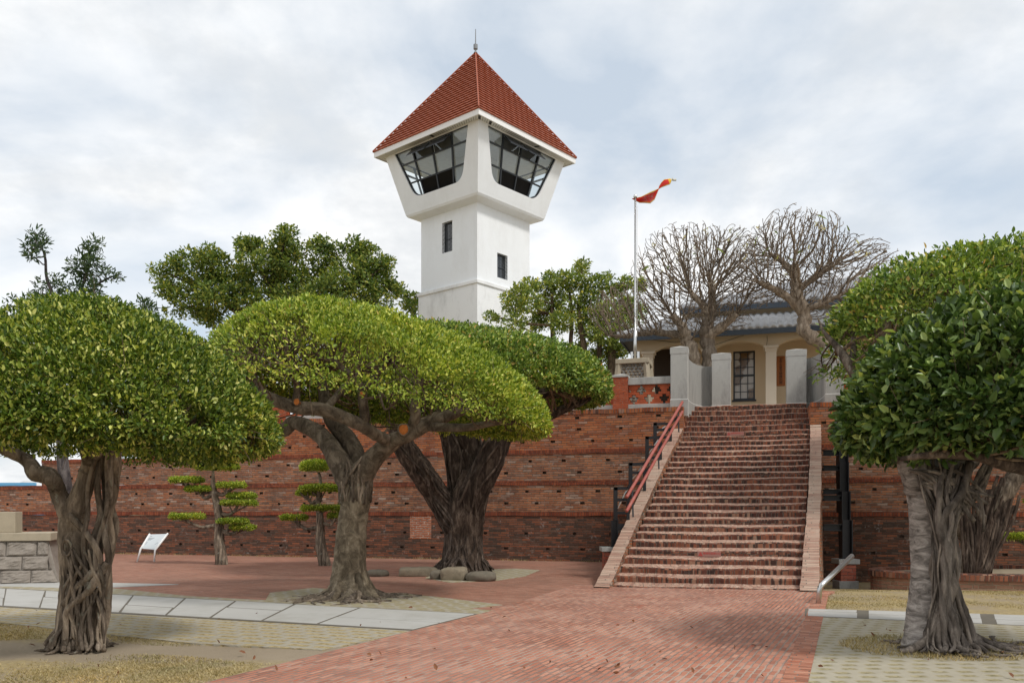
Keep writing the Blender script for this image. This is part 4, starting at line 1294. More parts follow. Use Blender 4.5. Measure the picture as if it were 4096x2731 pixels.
for k in range(4):
    i0, i1 = H_E - 0.06, 2.9
    nb = 46
    for j in range(nb):
        u0, u1 = -1 + 2 * j / nb, -1 + 2 * (j + 0.86) / nb
        zz = Z_E0 + 0.02
        if random.random() < 0.05: continue       # missing soffit boards
        m_.add([fx(k, u0 * i0, i0, zz), fx(k, u1 * i0, i0, zz), fx(k, u1 * i1, i1, zz + .03), fx(k, u0 * i1, i1, zz + .03)], [(3, 2, 1, 0)])
m_.add([(-H_E + .05, -H_E + .05, Z_E0 + .09), (H_E - .05, -H_E + .05, Z_E0 + .09), (H_E - .05, H_E - .05, Z_E0 + .09), (-H_E + .05, H_E - .05, Z_E0 + .09)], [(3, 2, 1, 0)], 1)
m_.build("soffit", [M['soffit'], M['interior']], tower)
m_ = MB()
m_.lathe([(0.10, Z_AP), (0.05, Z_AP + .10), (0.04, Z_AP + .16), (0.11, Z_AP + .20), (0.11, Z_AP + .42), (0.03, Z_AP + .46), (0.018, Z_AP + 1.2)], 10)
m_.build("lightning_rod", M['textgrey'], tower)

# ------------------------------------------------------------------ terrace front: balustrades, pillars, wing walls
WTILT = -WA


def wall_thing(name, s, t, z):
    return empty(name, s2w(s, t, z), WTILT)


def lattice(mb, x0, x1, z0, z1, y0, y1):
    """stepped brick lattice with cross shaped openings"""
    nrow = 8
    h = (z1 - z0) / nrow
    per = 0.46
    pat = [0.03, 0.08, 0.13, 0.18, 0.18, 0.13, 0.08, 0.03]   # half width of the opening per course
    for r in range(nrow):
        for shift, use in ((0.0, r >= 3), (per / 2, r < 4)):
            pass
        lo = r < 4
        hw_ = [0.04, 0.10, 0.145, 0.06][r % 4] if lo else [0.06, 0.145, 0.10, 0.04][r % 4]
        off = 0.0 if lo else per / 2
        x = x0
        c = x0 + per * 0.35 + off - per
        while c - hw_ < x1:
            a, b = max(c - hw_, x0), min(c + hw_, x1)
            if b > x0:
                if a > x: mb.box(x, a, y0 + 0.004 * (r % 2), y1, z0 + r * h + 0.003, z0 + (r + 1) * h)
                x = max(x, b)
            c += per
        if x < x1: mb.box(x, x1, y0 + 0.004 * (r % 2), y1, z0 + r * h + 0.003, z0 + (r + 1) * h)


TB = T0 + 0.55
ZB = 4.60
sp_a, _ = w_at(2452, 1600, TB); sp_b, _ = w_at(2511, 1600, TB); s_pil, _ = w_at(2684, 1600, TB)
bal = wall_thing("balustrade", sp_a, TB, ZB)
tag(bal, "brick lattice balustrade with grey rails and brick piers left of the gate pillars", "balustrade", "terrace balustrades")
pw = sp_b - sp_a
gap = s_pil - sp_b
runs = [(pw, pw + gap)]
piers = [0.0]
x = 0.0
for i in range(6):
    runs.append((x - gap - 0.6, x)); x -= gap + 0.6 + pw; piers.append(x)
for (a, b) in runs:
    m_ = MB(); lattice(m_, a + 0.004, b - 0.004, 0.17, 0.76, 0.10, 0.24); m_.build("lattice_panel", M['lattice'], bal)
    m_ = MB(); m_.box(a + .002, b - .002, 0.03, 0.30, 0.76, 0.98); m_.build("top_rail", M['concrete'], bal, bevel=0.012)
    m_ = MB(); m_.box(a + .002, b - .002, 0.04, 0.30, -0.02, 0.17); m_.build("bottom_rail", M['concrete'], bal, bevel=0.012)
for a in piers:
    m_ = MB(); m_.box(a, a + pw, -0.06, 0.36, -0.02, 1.0); m_.build("pier", M['pier'], bal)
    m_ = MB()
    m_.box(a - .02, a + pw + .02, -0.08, 0.38, 1.0, 1.06)
    m_.add([(a - .02, -.08, 1.06), (a + pw + .02, -.08, 1.06), (a + pw + .02, .38, 1.06), (a - .02, .38, 1.06), (a + pw / 2, .15, 1.13)], [(0, 1, 4), (1, 2, 4), (2, 3, 4), (3, 0, 4)])
    m_.build("pier_cap", M['concrete'], bal)
s4b, _ = w_at(3377, 1600, TB)
bal2 = wall_thing("balustrade", s4b, TB, ZB)
tag(bal2, "brick lattice balustrade with grey rails right of the gate pillars, behind the leaning trunk", "balustrade", "terrace balustrades")
for (a, b) in ((0.0, 1.9), (2.35, 4.4)):
    m_ = MB(); lattice(m_, a + .004, b - .004, 0.17, 0.80, 0.10, 0.24); m_.build("lattice_panel", M['lattice'], bal2)
    m_ = MB(); m_.box(a + .002, b - .002, 0.03, 0.30, 0.80, 1.03); m_.build("top_rail", M['concrete'], bal2, bevel=0.012)
    m_ = MB(); m_.box(a + .002, b - .002, 0.04, 0.30, -0.02, 0.17); m_.build("bottom_rail", M['concrete'], bal2, bevel=0.012)
m_ = MB(); m_.box(1.9, 2.35, -.06, .36, -.02, 1.05); m_.build("pier", M['pier'], bal2)
m_ = MB(); m_.box(1.88, 2.37, -.08, .38, 1.05, 1.12); m_.build("pier_cap", M['concrete'], bal2)


def pillar(px0, px1, ytop, ybase, t, label, zbase=None, matk='concrete'):
    s0, zb = w_at(px0, ybase, t); s1, zt = w_at(px1, ytop, t)
    if zbase is None: zbase = zb
    wv = s1 - s0
    r = wall_thing("gate_pillar", (s0 + s1) / 2, t + wv / 2, zbase)
    tag(r, label, "pillar", "concrete gate pillars at the stair top")
    h = zt - zbase
    a = wv / 2
    m_ = MB(); m_.box(-a, a, -a, a, 0.27, h - 0.24); m_.build("shaft", M[matk], r, bevel=0.012)
    m_ = MB(); m_.box(-a - .012, a + .012, -a - .012, a + .012, -0.25, 0.25); m_.build("plinth", M[matk], r, bevel=0.01)
    m_ = MB()
    m_.box(-a - .012, a + .012, -a - .012, a + .012, h - 0.225, h - 0.05)
    b = a + .012
    m_.add([(-b, -b, h - .05), (b, -b, h - .05), (b, b, h - .05), (-b, b, h - .05), (0, 0, h + .03)], [(0, 1, 4), (1, 2, 4), (2, 3, 4), (3, 0, 4)])
    m_.build("cap", M[matk], r)
    m_ = MB(); m_.box(-a - .006, a + .006, -a - .006, a + .006, h - 0.24, h - 0.225); m_.box(-a - .006, a + .006, -a - .006, a + .006, 0.25, 0.27)
    m_.build("joint_line", M['joint'], r)
    return r, (s0 + s1) / 2, t + wv / 2, a


P1 = pillar(2682, 2750, 1380, 1619, T0 + 0.45, "tallest concrete gate pillar, beside the left balustrade", 4.60)
P2 = pillar(2847, 2922, 1406, 1622, T0 + 2.5, "concrete gate pillar left of the stair opening, beside the dark window", 4.62)
P3 = pillar(3146, 3226, 1390, 1614, T0 + 2.5, "concrete gate pillar right of the stair opening, beside the wooden sign", 4.62)
P4 = pillar(3302, 3374, 1376, 1600, T0 + 0.45, "concrete gate pillar beside the right balustrade, behind the leaning trunk", 4.60)


def wing(label, pA, pB, ztop, bow):
    _, sa_, ta_, aa = pA; _, sb_, tb_, ab = pB
    r = wall_thing("wing_wall", sa_, ta_, 4.6)
    tag(r, label, "wall", "curved wing walls at the stair top")
    n = 14
    sg = 1 if sb_ > sa_ else -1
    th = 0.12
    def cur(f):
        # leaves the tall pillar straight back, then curves sideways to the inner pillar
        p0 = np.array((sg * (aa - 0.15), aa * 0.6)); p1 = np.array((sg * (aa - 0.12), (tb_ - ta_) + bow)); p2 = np.array((sb_ - sa_ - sg * ab * 0.9, (tb_ - ta_) + bow * 0.6))
        return (1 - f) ** 2 * p0 + 2 * f * (1 - f) * p1 + f * f * p2
    pts = [cur(i / n) for i in range(n + 1)]
    for (nm, z0, z1, tt, mt) in (("wall_body", 0.30, ztop - 4.6, th, 'concrete_dark'), ("wall_plinth", -0.1, 0.285, th + .012, 'concrete_dark'), ("joint_line", 0.285, 0.30, th + .008, 'joint')):
        m_ = MB()
        lo, hi, lo2, hi2 = [], [], [], []
        for i, p in enumerate(pts):
            d = pts[min(i + 1, n)] - pts[max(i - 1, 0)]; d /= np.linalg.norm(d); q = np.array((-d[1], d[0]))
            a, b = p + q * tt, p - q * tt
            lo.append((*a, z0)); hi.append((*a, z1)); lo2.append((*b, z0)); hi2.append((*b, z1))
        m_.grid([lo, hi, hi2, lo2, lo])
        m_.build(nm, M[mt], r, smooth=False)


wing("curved grey wing wall joining the two left gate pillars", P1, P2, 6.18, 0.25)
wing("curved grey wing wall joining the two right gate pillars", P4, P3, 6.30, 0.25)

# ------------------------------------------------------------------ flagpole on its pebble faced base
TF = T0 + 2.9
s0, zc1 = w_at(2461, 1436, TF); s1, _ = w_at(2596, 1436, TF)
_, zc0 = w_at(2461, 1456, TF)
fb = wall_thing("stone_pedestal", (s0 + s1) / 2, TF + 0.55, 4.6)
tag(fb, "tapered base faced with round river stones under the flagpole", "pedestal")
a = (s1 - s0) / 2
h0_ = zc0 - 4.6; h1_ = zc1 - 4.6
m_ = MB(); m_.box(-a, a, -a, a, h0_, h1_); m_.build("cap_slab", M['sandslab'], fb, bevel=0.02)
bt, bbm = a * 0.80, a * 1.12
m_ = MB()
m_.add([(-bbm, -bbm, -.1), (bbm, -bbm, -.1), (bbm, bbm, -.1), (-bbm, bbm, -.1), (-bt, -bt, h0_), (bt, -bt, h0_), (bt, bt, h0_), (-bt, bt, h0_)], [(0, 1, 5, 4), (1, 2, 6, 5), (2, 3, 7, 6), (3, 0, 4, 7)])
m_.build("core", M['concrete_dark'], fb)
m_ = MB()
for (sx, sy) in ((-1, -1), (1, -1), (1, 1), (-1, 1)):
    m_.bar((sx * bbm, sy * bbm, -.1), (sx * bt, sy * bt, h0_), 0.16, 0.16)
m_.build("corner_strip", M['sandslab'], fb)
m_ = MB()
ico = [(0, 0, -1), (.72, -.53, -.45), (-.28, -.85, -.45), (-.89, 0, -.45), (-.28, .85, -.45), (.72, .53, -.45), (.28, -.85, .45), (-.72, -.53, .45), (-.72, .53, .45), (.28, .85, .45), (.89, 0, .45), (0, 0, 1)]
icf = [(0, 1, 2), (1, 0, 5), (0, 2, 3), (0, 3, 4), (0, 4, 5), (1, 5, 10), (2, 1, 6), (3, 2, 7), (4, 3, 8), (5, 4, 9), (1, 10, 6), (2, 6, 7), (3, 7, 8), (4, 8, 9), (5, 9, 10), (6, 10, 11), (7, 6, 11), (8, 7, 11), (9, 8, 11), (10, 9, 11)]
for k in range(2):
    for zi in range(17):
        z = h0_ - .06 - zi * .098
        f = (z + .1) / (h0_ + .1)
        d = bbm + (bt - bbm) * f
        x = -d + 0.12 + (zi % 2) * 0.07
        while x < d - 0.1:
            c = (x, -d, z) if k == 0 else (d, x, z)
            rx, rz = random.uniform(.055, .08), random.uniform(.045, .062)
            m_.add([(c[0] + v[0] * (rx if k == 0 else .04), c[1] + v[1] * (.04 if k == 0 else rx), c[2] + v[2] * rz) for v in ico], icf)
            x += random.uniform(.115, .15)
m_.build("pebble_facing", M['pebble'], fb, smooth=True)
sfp, zf1 = w_at(2541, 790, TF + .5)
fp = wall_thing("flagpole", sfp, TF + 0.5, zc1)
tag(fp, "tall silver flagpole standing on the pebble faced base", "flagpole")
hp = zf1 - zc1
m_ = MB(); m_.tube([(0, 0, 0), (0, 0, 1.0), (0, 0, 1.01), (0, 0, hp)], [0.055, 0.055, 0.042, 0.034], 12); m_.build("pole", M['steel'], fp, smooth=True)
m_ = MB(); m_.lathe([(0.03, hp - .04), (0.055, hp - .02), (0.07, hp + .03), (0.055, hp + .08), (0.01, hp + .10)], 12); m_.build("finial", M['steel'], fp, smooth=True)
m_ = MB(); m_.box(-.15, -.07, -.05, .05, 0, .30); m_.box(.07, .15, -.05, .05, 0, .30); m_.bar((-.15, 0, .2), (.15, 0, .2), .03, .03); m_.build("clamp", M['steel'], fp)
m_ = MB(); m_.tube([(0.06, 0, 0.8), (0.075, 0, hp - .3)], 0.006, 4); m_.build("halyard", M['whitetrim'], fp)
# flag: a twisted strip of cloth
Dg = (s2w(sfp, TF + 0.5)).y
def FP(zx, zy, dd): return P(2400 + zx * 0.2232, 650 + zy * 0.2232, Dg + dd)
up_e = [(570, 645, 0), (640, 632, -.02), (740, 608, 0.02), (820, 570, .06), (900, 530, .1), (980, 497, .14), (1045, 470, .2), (1060, 420, .22), (1100, 355, .2), (1150, 299, .16), (1220, 290, .2), (1285, 292, .24)]
lo_e = [(571, 650, 0), (640, 690, .05), (710, 722, .1), (800, 724, .16), (900, 736, .2), (975, 676, .2), (1055, 482, .21), (1072, 468, .2), (1110, 450, .16), (1170, 425, .12), (1255, 392, .14), (1290, 320, .22)]
rows = []
NV = 10
for e, l in zip(up_e, lo_e):
    a, b = FP(*e), FP(*l)
    row = []
    for j in range(NV + 1):
        f = j / NV
        p = a.lerp(b, f)
        p.y += 0.10 * math.sin(f * 5 + e[0] * 0.012) * (b - a).length
        row.append(p)
    rows.append(row)
fo = FP(600, 650, 0)
m_ = MB(); m_.grid([[tuple(p - fo) for p in r] for r in rows])
flag = m_.build("flag", M['flag'], smooth=True, solid=0.012)
flag.location = fo
lay = flag.data.uv_layers.new(name="cloth")
nrow = len(rows)
for pl_ in flag.data.polygons:
    for li, vi in zip(pl_.loop_indices, pl_.vertices):
        lay.data[li].uv = ((vi // (NV + 1)) / (nrow - 1), (vi % (NV + 1)) / NV)
m_ = MB(); m_.tube([FP(1285, 300, .24) - fo, FP(1320, 318, .26) - fo, FP(1362, 312, .26) - fo], [0.05, 0.03, 0.045], 8); m_.build("rolled_tip", M['flag'], flag, smooth=True)
tag(flag, "red flag with yellow border twisting in the wind at the top of the flagpole", "flag")

# ------------------------------------------------------------------ terrace house
TH0 = 33.0                                      # arcade front in the wall frame
house = wall_thing("terrace_house", 0, TH0, 5.3)
tag(house, "cream house with arched veranda and two tier grey tiled roof on the terrace", "house")
def hx(px, py, dt=0.0):
    s, z = w_at(px, py, TH0 + dt)
    return s, z - 5.3
xL = hx(2535, 1500)[0]
xR = 13.0
zE = hx(3085, 1330, -.6)[1]                     # eave underside
cols = [hx(2590, 1400)[0] + .02, hx(3084, 1400)[0]]
sp_ = (cols[1] - cols[0]) / 2
cols = [cols[0] + sp_ * i for i in range(6)]
zcap = hx(3085, 1381)[1]
zcrown = hx(2955, 1363)[1]
# arcade wall with segmental arches
def arc_pts(xa, xb, n=16):
    return [(xa + (xb - xa) * i / n, zcap + (zcrown - zcap) * (1 - (2 * i / n - 1) ** 2) ** 0.9) for i in range(n + 1)]
bounds = [xL] + cols + [xR]
m_ = MB()
ctop = zE + 0.15
hwc = 0.26
edges = []
for i in range(len(cols) + 1):
    xa = (cols[i - 1] + hwc) if i > 0 else None
    xb = (cols[i] - hwc) if i < len(cols) else None
    edges.append((xa, xb))
lowline = []
lowline.append((xL, zcap)); lowline.append((cols[0] - hwc, zcap))
lowline.append((cols[0] + hwc, zcap))
for i in range(len(cols) - 1):
    lowline += arc_pts(cols[i] + hwc, cols[i + 1] - hwc)[1:-1]
    lowline += [(cols[i + 1] - hwc, zcap), (cols[i + 1] + hwc, zcap)]
lowline.append((xR, zcap))
for (pa, pb_) in zip(lowline[:-1], lowline[1:]):
    for y in (0.0, 0.32):
        q = [(pa[0], y, pa[1]), (pb_[0], y, pb_[1]), (pb_[0], y, ctop), (pa[0], y, ctop)]
        m_.add(q, [(0, 1, 2, 3) if y == 0 else (3, 2, 1, 0)])
    m_.add([(pa[0], 0, pa[1]), (pb_[0], 0, pb_[1]), (pb_[0], .32, pb_[1]), (pa[0], .32, pa[1])], [(3, 2, 1, 0)])
m_.add([(xL, 0, zcap), (xL, .32, zcap), (xL, .32, ctop), (xL, 0, ctop)], [(3, 2, 1, 0)])
m_.build("arcade", M['cream'], house)
for c in cols:
    m_ = MB(); m_.box(c - .19, c + .19, -.02, .34, 0.12, zcap - .22); m_.build("column", M['creamlight'], house, bevel=0.01)
    co = house.children[-1]
    m_ = MB(); m_.box(c - .24, c + .24, -.06, .38, -.3, 0.12); m_.build("base", M['creamlight'], co, bevel=0.02)
    m_ = MB(); m_.box(c - .215, c + .215, -.04, .36, zcap - .22, zcap - .09); m_.box(c - .27, c + .27, -.09, .41, zcap - .09, zcap - .004)
    for j in range(6): m_.box(c - .20 + j * .075, c - .175 + j * .075, -.055, -.04, zcap - .2, zcap - .1)
    m_.build("capital", M['creamlight'], co)
# veranda back wall with windows
yb = 1.9
wn_ = []
def wrect(pa, pb_):
    s0_, z1_ = hx(*pa, yb); s1_, z0_ = hx(*pb_, yb); return (s0_, s1_, z0_, z1_)
wins = [wrect((2933, 1406), (3020, 1597)), wrect((3448, 1400), (3530, 1472))]
wins[1] = (wins[1][0], wins[1][0] + 0.9, wins[0][2], wins[0][3])
m_ = MB()
x = xL
for (a, b, z0, z1) in wins:
    m_.add([(x, yb, -.6), (a, yb, -.6), (a, yb, ctop), (x, yb, ctop)], [(0, 1, 2, 3)])
    m_.add([(a, yb, -.6), (b, yb, -.6), (b, yb, z0), (a, yb, z0)], [(0, 1, 2, 3)])
    m_.add([(a, yb, z1), (b, yb, z1), (b, yb, ctop), (a, yb, ctop)], [(0, 1, 2, 3)])
    for (p, q) in (((a, z0), (b, z0)), ((b, z0), (b, z1)), ((b, z1), (a, z1)), ((a, z1), (a, z0))):
        m_.add([(p[0], yb, p[1]), (q[0], yb, q[1]), (q[0], yb + .2, q[1]), (p[0], yb + .2, p[1])], [(0, 1, 2, 3)])
    x = b
m_.add([(x, yb, -.6), (xR, yb, -.6), (xR, yb, ctop), (x, yb, ctop)], [(0, 1, 2, 3)])
m_.build("wall", M['cream'], house)
da, dz1 = hx(2612, 1400, yb); db_, _ = hx(2790, 1400, yb)
m_ = MB(); m_.box(da, db_, yb - .03, yb + .05, -.6, dz1); m_.build("doorway_gloom", M['doorgloom'], house)  # flat dark panel for a supposed doorway, unlit depth put into its colour
m_ = MB()
m_.box(xL, xL + .25, 6.0, 6.2, -.6, ctop)
m_.add([(xL, .32, ctop - .05), (xR, .32, ctop - .05), (xR, yb, ctop - .05), (xL, yb, ctop - .05)], [(3, 2, 1, 0)])
m_.add([(xL, 0.3, -.6), (xR, 0.3, -.6), (xR, yb, -.6), (xL, yb, -.6)], [(0, 1, 2, 3)])
m_.box(xL - 0.1, xR, -0.4, 9, -0.9, -.62)
m_.build("veranda", M['cream'], house)
m_ = MB(); m_.add([(xL, yb, -.6), (xL, 9, -.6), (xL, 9, ctop), (xL, yb, ctop)], [(3, 2, 1, 0)]); m_.build("end_wall", M['cream'], house)
for (a, b, z0, z1) in wins:
    m_ = MB()
    f_ = 0.06
    m_.box(a, a + f_, yb + .02, yb + .12, z0, z1); m_.box(b - f_, b, yb + .02, yb + .12, z0, z1)
    m_.box(a + f_, b - f_, yb + .02, yb + .12, z0, z0 + f_); m_.box(a + f_, b - f_, yb + .02, yb + .12, z1 - f_, z1)
    zm = (z0 + z1) / 2
    m_.box(a + f_, b - f_, yb + .015, yb + .11, zm - .035, zm + .035)
    for i in (1, 2): m_.box(a + (b - a) * i / 3 - .014, a + (b - a) * i / 3 + .014, yb + .035, yb + .08, z0 + f_, z1 - f_)
    for i in (1, 2, 4, 5): m_.box(a + f_, b - f_, yb + .04, yb + .085, z0 + (z1 - z0) * i / 6 - .012, z0 + (z1 - z0) * i / 6 + .012)
    wf = m_.build("window", M['frame'], house)
    m_ = MB(); m_.add([(a, yb + .07, z0), (b, yb + .07, z0), (b, yb + .07, z1), (a, yb + .07, z1)], [(0, 1, 2, 3)]); m_.build("pane", M['paperglass'], wf)
    m_ = MB(); m_.box(a - .05, b + .05, yb - .06, yb + .05, z0 - .07, z0 - .002); m_.build("sill", M['frame'], wf)


def tiled_slope(mb, x0, x1, y0, y1, z0, z1, hipL=0.0, pitch=0.27, row=0.26):
    """corrugated, stepped tile field rising from (y0,z0) to (y1,z1); the left end is cut back by hipL"""
    L = math.hypot(y1 - y0, z1 - z0)
    nr = max(1, int(L / row))
    for r in range(nr):
        f0, f1 = r / nr, (r + 1) / nr + 0.01
        xa = x0 + hipL * f0
        n = int((x1 - xa) / (pitch / 6))
        lo, lb_, hi, un = [], [], [], []
        for i in range(n + 1):
            x = xa + (x1 - xa) * i / n
            wv = 0.034 * math.sin(2 * math.pi * (x / pitch)) + 0.010 * math.sin(4 * math.pi * x / pitch + 1)
            ya, yb_ = y0 + (y1 - y0) * f0, y0 + (y1 - y0) * f1
            zz = z0 + (z1 - z0) * f0 + wv
            lo.append((x, ya, zz + 0.10)); lb_.append((x, ya + .004, zz + 0.065)); un.append((x, ya + .075, zz - .02))
            xh = max(x, x0 + hipL * f1)
            hi.append((xh, yb_, z0 + (z1 - z0) * f1 + wv + 0.005))
        mb.grid([un, lb_, lo, hi])


ye = -0.6
xe = hx(2478, 1369, -.6)[0]
zr0 = hx(3085, 1312, -.6)[1]
y1_, z1_ = 1.7, zr0 + 1.02
m_ = MB(); tiled_slope(m_, xe, xR, ye, y1_, zr0, z1_, 1.9); m_.build("lower_roof", M['tile'], house)
lr = house.children[-1]
m_ = MB(); m_.tube([(xe, ye, zr0 + .06), (xe + .5, ye + .62, zr0 + .36), (xe + 1.9, y1_, z1_ + .1)], [.10, .09, .09], 8)
m_.tube([(xe - .02, ye - .05, zr0 + .10), (xe + .1, ye + .1, zr0 + .14)], [.13, .11], 10); m_.build("hip_ridge", M['tile'], lr, smooth=True)
m_ = MB()
m_.add([(xe, ye, zr0 - .02), (xe, 9, zr0 - .02), (xe + 1.9, 7, z1_), (xe + 1.9, y1_, z1_)], [(0, 1, 2, 3)][::-1]); m_.build("hip_end", M['tile'], lr)
m_ = MB()
zf = hx(3085, 1330, -.6)[1]
m_.box(xe, xR, ye + .01, ye + .06, zf - .02, zr0 + .0)
m_.box(xe, xe + .05, ye + .06, 9, zf - .02, zr0)
m_.build("fascia", M['fascia'], house)
m_ = MB(); m_.add([(xe + .05, ye + .06, zf + .05), (xR, ye + .06, zf + .05), (xR, .0, zf + .12), (xe + .05, .0, zf + .12)], [(3, 2, 1, 0)])
m_.add([(xe + .05, 0, zf + .05), (xL, 0, zf + .12), (xL, 9, zf + .12), (xe + .05, 9, zf + .05)], [(3, 2, 1, 0)])
m_.build("eave_board", M['interior'], house)
# upper tier
xu = xe + 2.1
m_ = MB(); m_.box(xu + .25, xR, y1_ - .1, y1_ + .1, z1_ - .1, z1_ + .45); m_.build("upper_wall", M['cream'], house)
zu = z1_ + 0.32
m_ = MB(); m_.box(xu, xR, y1_ - .5, y1_ - .45, zu - .2, zu - .0); m_.box(xu, xR, y1_ - .45, y1_ + .1, zu - .12, zu - .05); m_.build("upper_fascia", M['fascia'], house)
m_ = MB(); tiled_slope(m_, xu, xR, y1_ - .5, y1_ + 3.9, zu, zu + 1.75, 4.3); m_.build("upper_roof", M['tile'], house)
ur = house.children[-1]
m_ = MB(); m_.tube([(xu, y1_ - .5, zu + .06), (xu + 2.1, y1_ + 1.65, zu + .94), (xu + 4.3, y1_ + 3.9, zu + 1.85), (xR, y1_ + 3.9, zu + 1.88)], .10, 8)
m_.build("ridge", M['tile'], ur, smooth=True)
m_ = MB(); m_.add([(xu, y1_ - .5, zu), (xu + 4.3, y1_ + 3.9, zu + 1.75), (xu, y1_ + 8, zu)], [(2, 1, 0)]); m_.build("hip_end", M['tile'], ur)
m_ = MB()
xw = hx(3068, 1400)[0]
m_.tube([(xw, -.03, zf), (xw + .01, -.05, (zf + zcap) / 2), (xw - .02, -.1, zcap)], .008, 5)
xa_ = hx(2570, 1366)[0]
m_.tube([(xa_, -.02, zcap + .5), (xa_ + 1.2, -.03, zcap + .30), (xa_ + 2.2, -.02, zcap + .28)], .008, 5)
m_.tube([(hx(2850, 1370)[0], -.02, zcap + .1), (hx(2975, 1340)[0], -.03, zcap + .42)], .008, 5)
m_.build("cable", M['ink'], house)
# hanging wooden name board
sa_, za_ = w_at(3109, 1428, TH0 + yb); sb_, zb2 = w_at(3137, 1541, TH0 + yb)
nbd = wall_thing("name_board", (sa_ + sb_) / 2, TH0 + yb - 0.06, (za_ + zb2) / 2)
tag(nbd, "tall narrow brown wooden board with black vertical writing on the veranda wall", "sign")
hh, hw_ = (za_ - zb2) / 2 + .02, (sb_ - sa_) / 2 + .03
m_ = MB(); m_.box(-hw_, hw_, 0, .05, -hh, hh); m_.build("board", M['woodsign'], nbd, bevel=0.01)
txt = "安平古堡文物陳列館"
for i, ch in enumerate(txt):
    zz = hh * 0.88 - (i + 0.5) * (hh * 1.78 / 9)
    text_mesh(ch, 0.125, M['ink'], "character", nbd, Matrix.Translation((0, -0.008, zz)) @ STAND)

# ------------------------------------------------------------------ planter on the right
pcx, pcy, prx, pry = 11.85, 19.4, 3.6, 1.7
plz = -0.28
pt_ = empty("brick_planter", (pcx, pcy, plz))
tag(pt_, "low oval brick planter under the trees in front of the right fort wall", "planter")
N = 72
def ell(rx, ry, z): return [(rx * math.cos(2 * math.pi * i / N), ry * math.sin(2 * math.pi * i / N), z) for i in range(N + 1)]
m_ = MB(); m_.grid([ell(prx, pry, -.3), ell(prx, pry, .34)]); m_.build("wall", M['planter'], pt_)
m_ = MB(); m_.grid([ell(prx - .05, pry - .05, .34), ell(prx + .06, pry + .06, .34), ell(prx + .06, pry + .06, .46), ell(prx + .03, pry + .03, .48), ell(prx - .26, pry - .26, .48), ell(prx - .26, pry - .26, .36)])
m_.build("rim", M['riser'], pt_)
m_ = MB(); r_ = ell(prx - .25, pry - .25, .40); m_.add(r_[:-1], [tuple(range(N))]); m_.build("soil", M['soil'], pt_)

# ------------------------------------------------------------------ trees: leaves and wood
def leaf_mesh(name, pts, nrm, L, W, mat, parent, spread=0.9, up=0.25, droop=0.0, fold=0.25, jit=0.45):
    n = len(pts)
    d = nrm + rng.normal(0, spread, (n, 3))
    d[:, 2] += up
    d /= np.linalg.norm(d, axis=1)[:, None] + 1e-9
    r = rng.normal(0, 1, (n, 3))
    sdv = np.cross(d, r); sdv /= np.linalg.norm(sdv, axis=1)[:, None] + 1e-9
    f = np.cross(d, sdv)
    # blades turn their faces outwards and up
    ref = nrm + np.array((0, 0, 0.6))
    flip = np.sign((f * ref).sum(1)); flip[flip == 0] = 1
    f *= flip[:, None]
    ln = L * rng.uniform(1 - jit, 1 + jit, n)[:, None]
    wd = W * rng.uniform(1 - jit, 1 + jit, n)[:, None]
    b = pts
    l1 = b + d * ln * .35 + sdv * wd * .5 + f * wd * fold * .8
    l2 = b + d * ln * .75 + sdv * wd * .36 + f * wd * fold * .5 - f * ln * droop * .5
    tp_ = b + d * ln - f * ln * (0.10 + droop)
    r2 = b + d * ln * .75 - sdv * wd * .36 + f * wd * fold * .5 - f * ln * droop * .5
    r1 = b + d * ln * .35 - sdv * wd * .5 + f * wd * fold * .8
    v = np.stack([b, l1, l2, tp_, r2, r1], 1).reshape(-1, 3)
    base = (np.arange(n) * 6)[:, None]
    q = np.concatenate([base + np.array((0, 1, 2, 3)), base + np.array((0, 3, 4, 5))], 1).reshape(-1)
    me = bpy.data.meshes.new(name)
    me.vertices.add(6 * n); me.vertices.foreach_set('co', v.astype(np.float32).ravel())
    me.loops.add(8 * n); me.loops.foreach_set('vertex_index', q.astype(np.int32))
    me.polygons.add(2 * n); me.polygons.foreach_set('loop_start', (np.arange(2 * n) * 4).astype(np.int32))
    me.materials.append(mat)
    me.update(calc_edges=True)
    o = bpy.data.objects.new(name, me)
    COL.objects.link(o)
    o.parent = parent
    return o


class Dome:
    """clipped umbrella crown: an uneven dome, optionally tilted, with a rounded lower lip"""
    def __init__(s, c, rl, rr, ry, H, lip, tilt=0.0, expo=2.3, seed=0.0, amp=0.04):
        s.c, s.rl, s.rr, s.ry, s.H, s.lip, s.tilt, s.e, s.seed, s.amp = np.array(c, float), rl, rr, ry, H, lip, tilt, expo, seed, amp

    def sample(s, n, low=-0.5):
        d = rng.normal(0, 1, (n * 3, 3)); d /= np.linalg.norm(d, axis=1)[:, None]
        d = d[d[:, 2] > low][:n]
        return s.place(d)

    def place(s, d):
        rx = np.where(d[:, 0] < 0, s.rl, s.rr)
        hz = np.where(d[:, 2] < 0, s.lip, s.H)
        k = s.e
        m = (np.abs(d) ** k).sum(1) ** (1 / k)
        u = d / m[:, None]
        a = 1 + s.amp * fld(d[:, 0] * 3, d[:, 1] * 3 + d[:, 2] * 2, 1.3, s.seed) / 2
        p = np.stack([u[:, 0] * rx * a, u[:, 1] * s.ry * a, u[:, 2] * hz * a], 1)
        nr = np.stack([np.sign(u[:, 0]) * np.abs(u[:, 0]) ** (k - 1) / rx, np.sign(u[:, 1]) * np.abs(u[:, 1]) ** (k - 1) / s.ry, np.sign(u[:, 2]) * np.abs(u[:, 2]) ** (k - 1) / hz], 1)
        nr /= np.linalg.norm(nr, axis=1)[:, None] + 1e-9
        p[:, 2] -= s.tilt * p[:, 0]
        nr[:, 0] += s.tilt * nr[:, 2]
        return p + s.c, nr


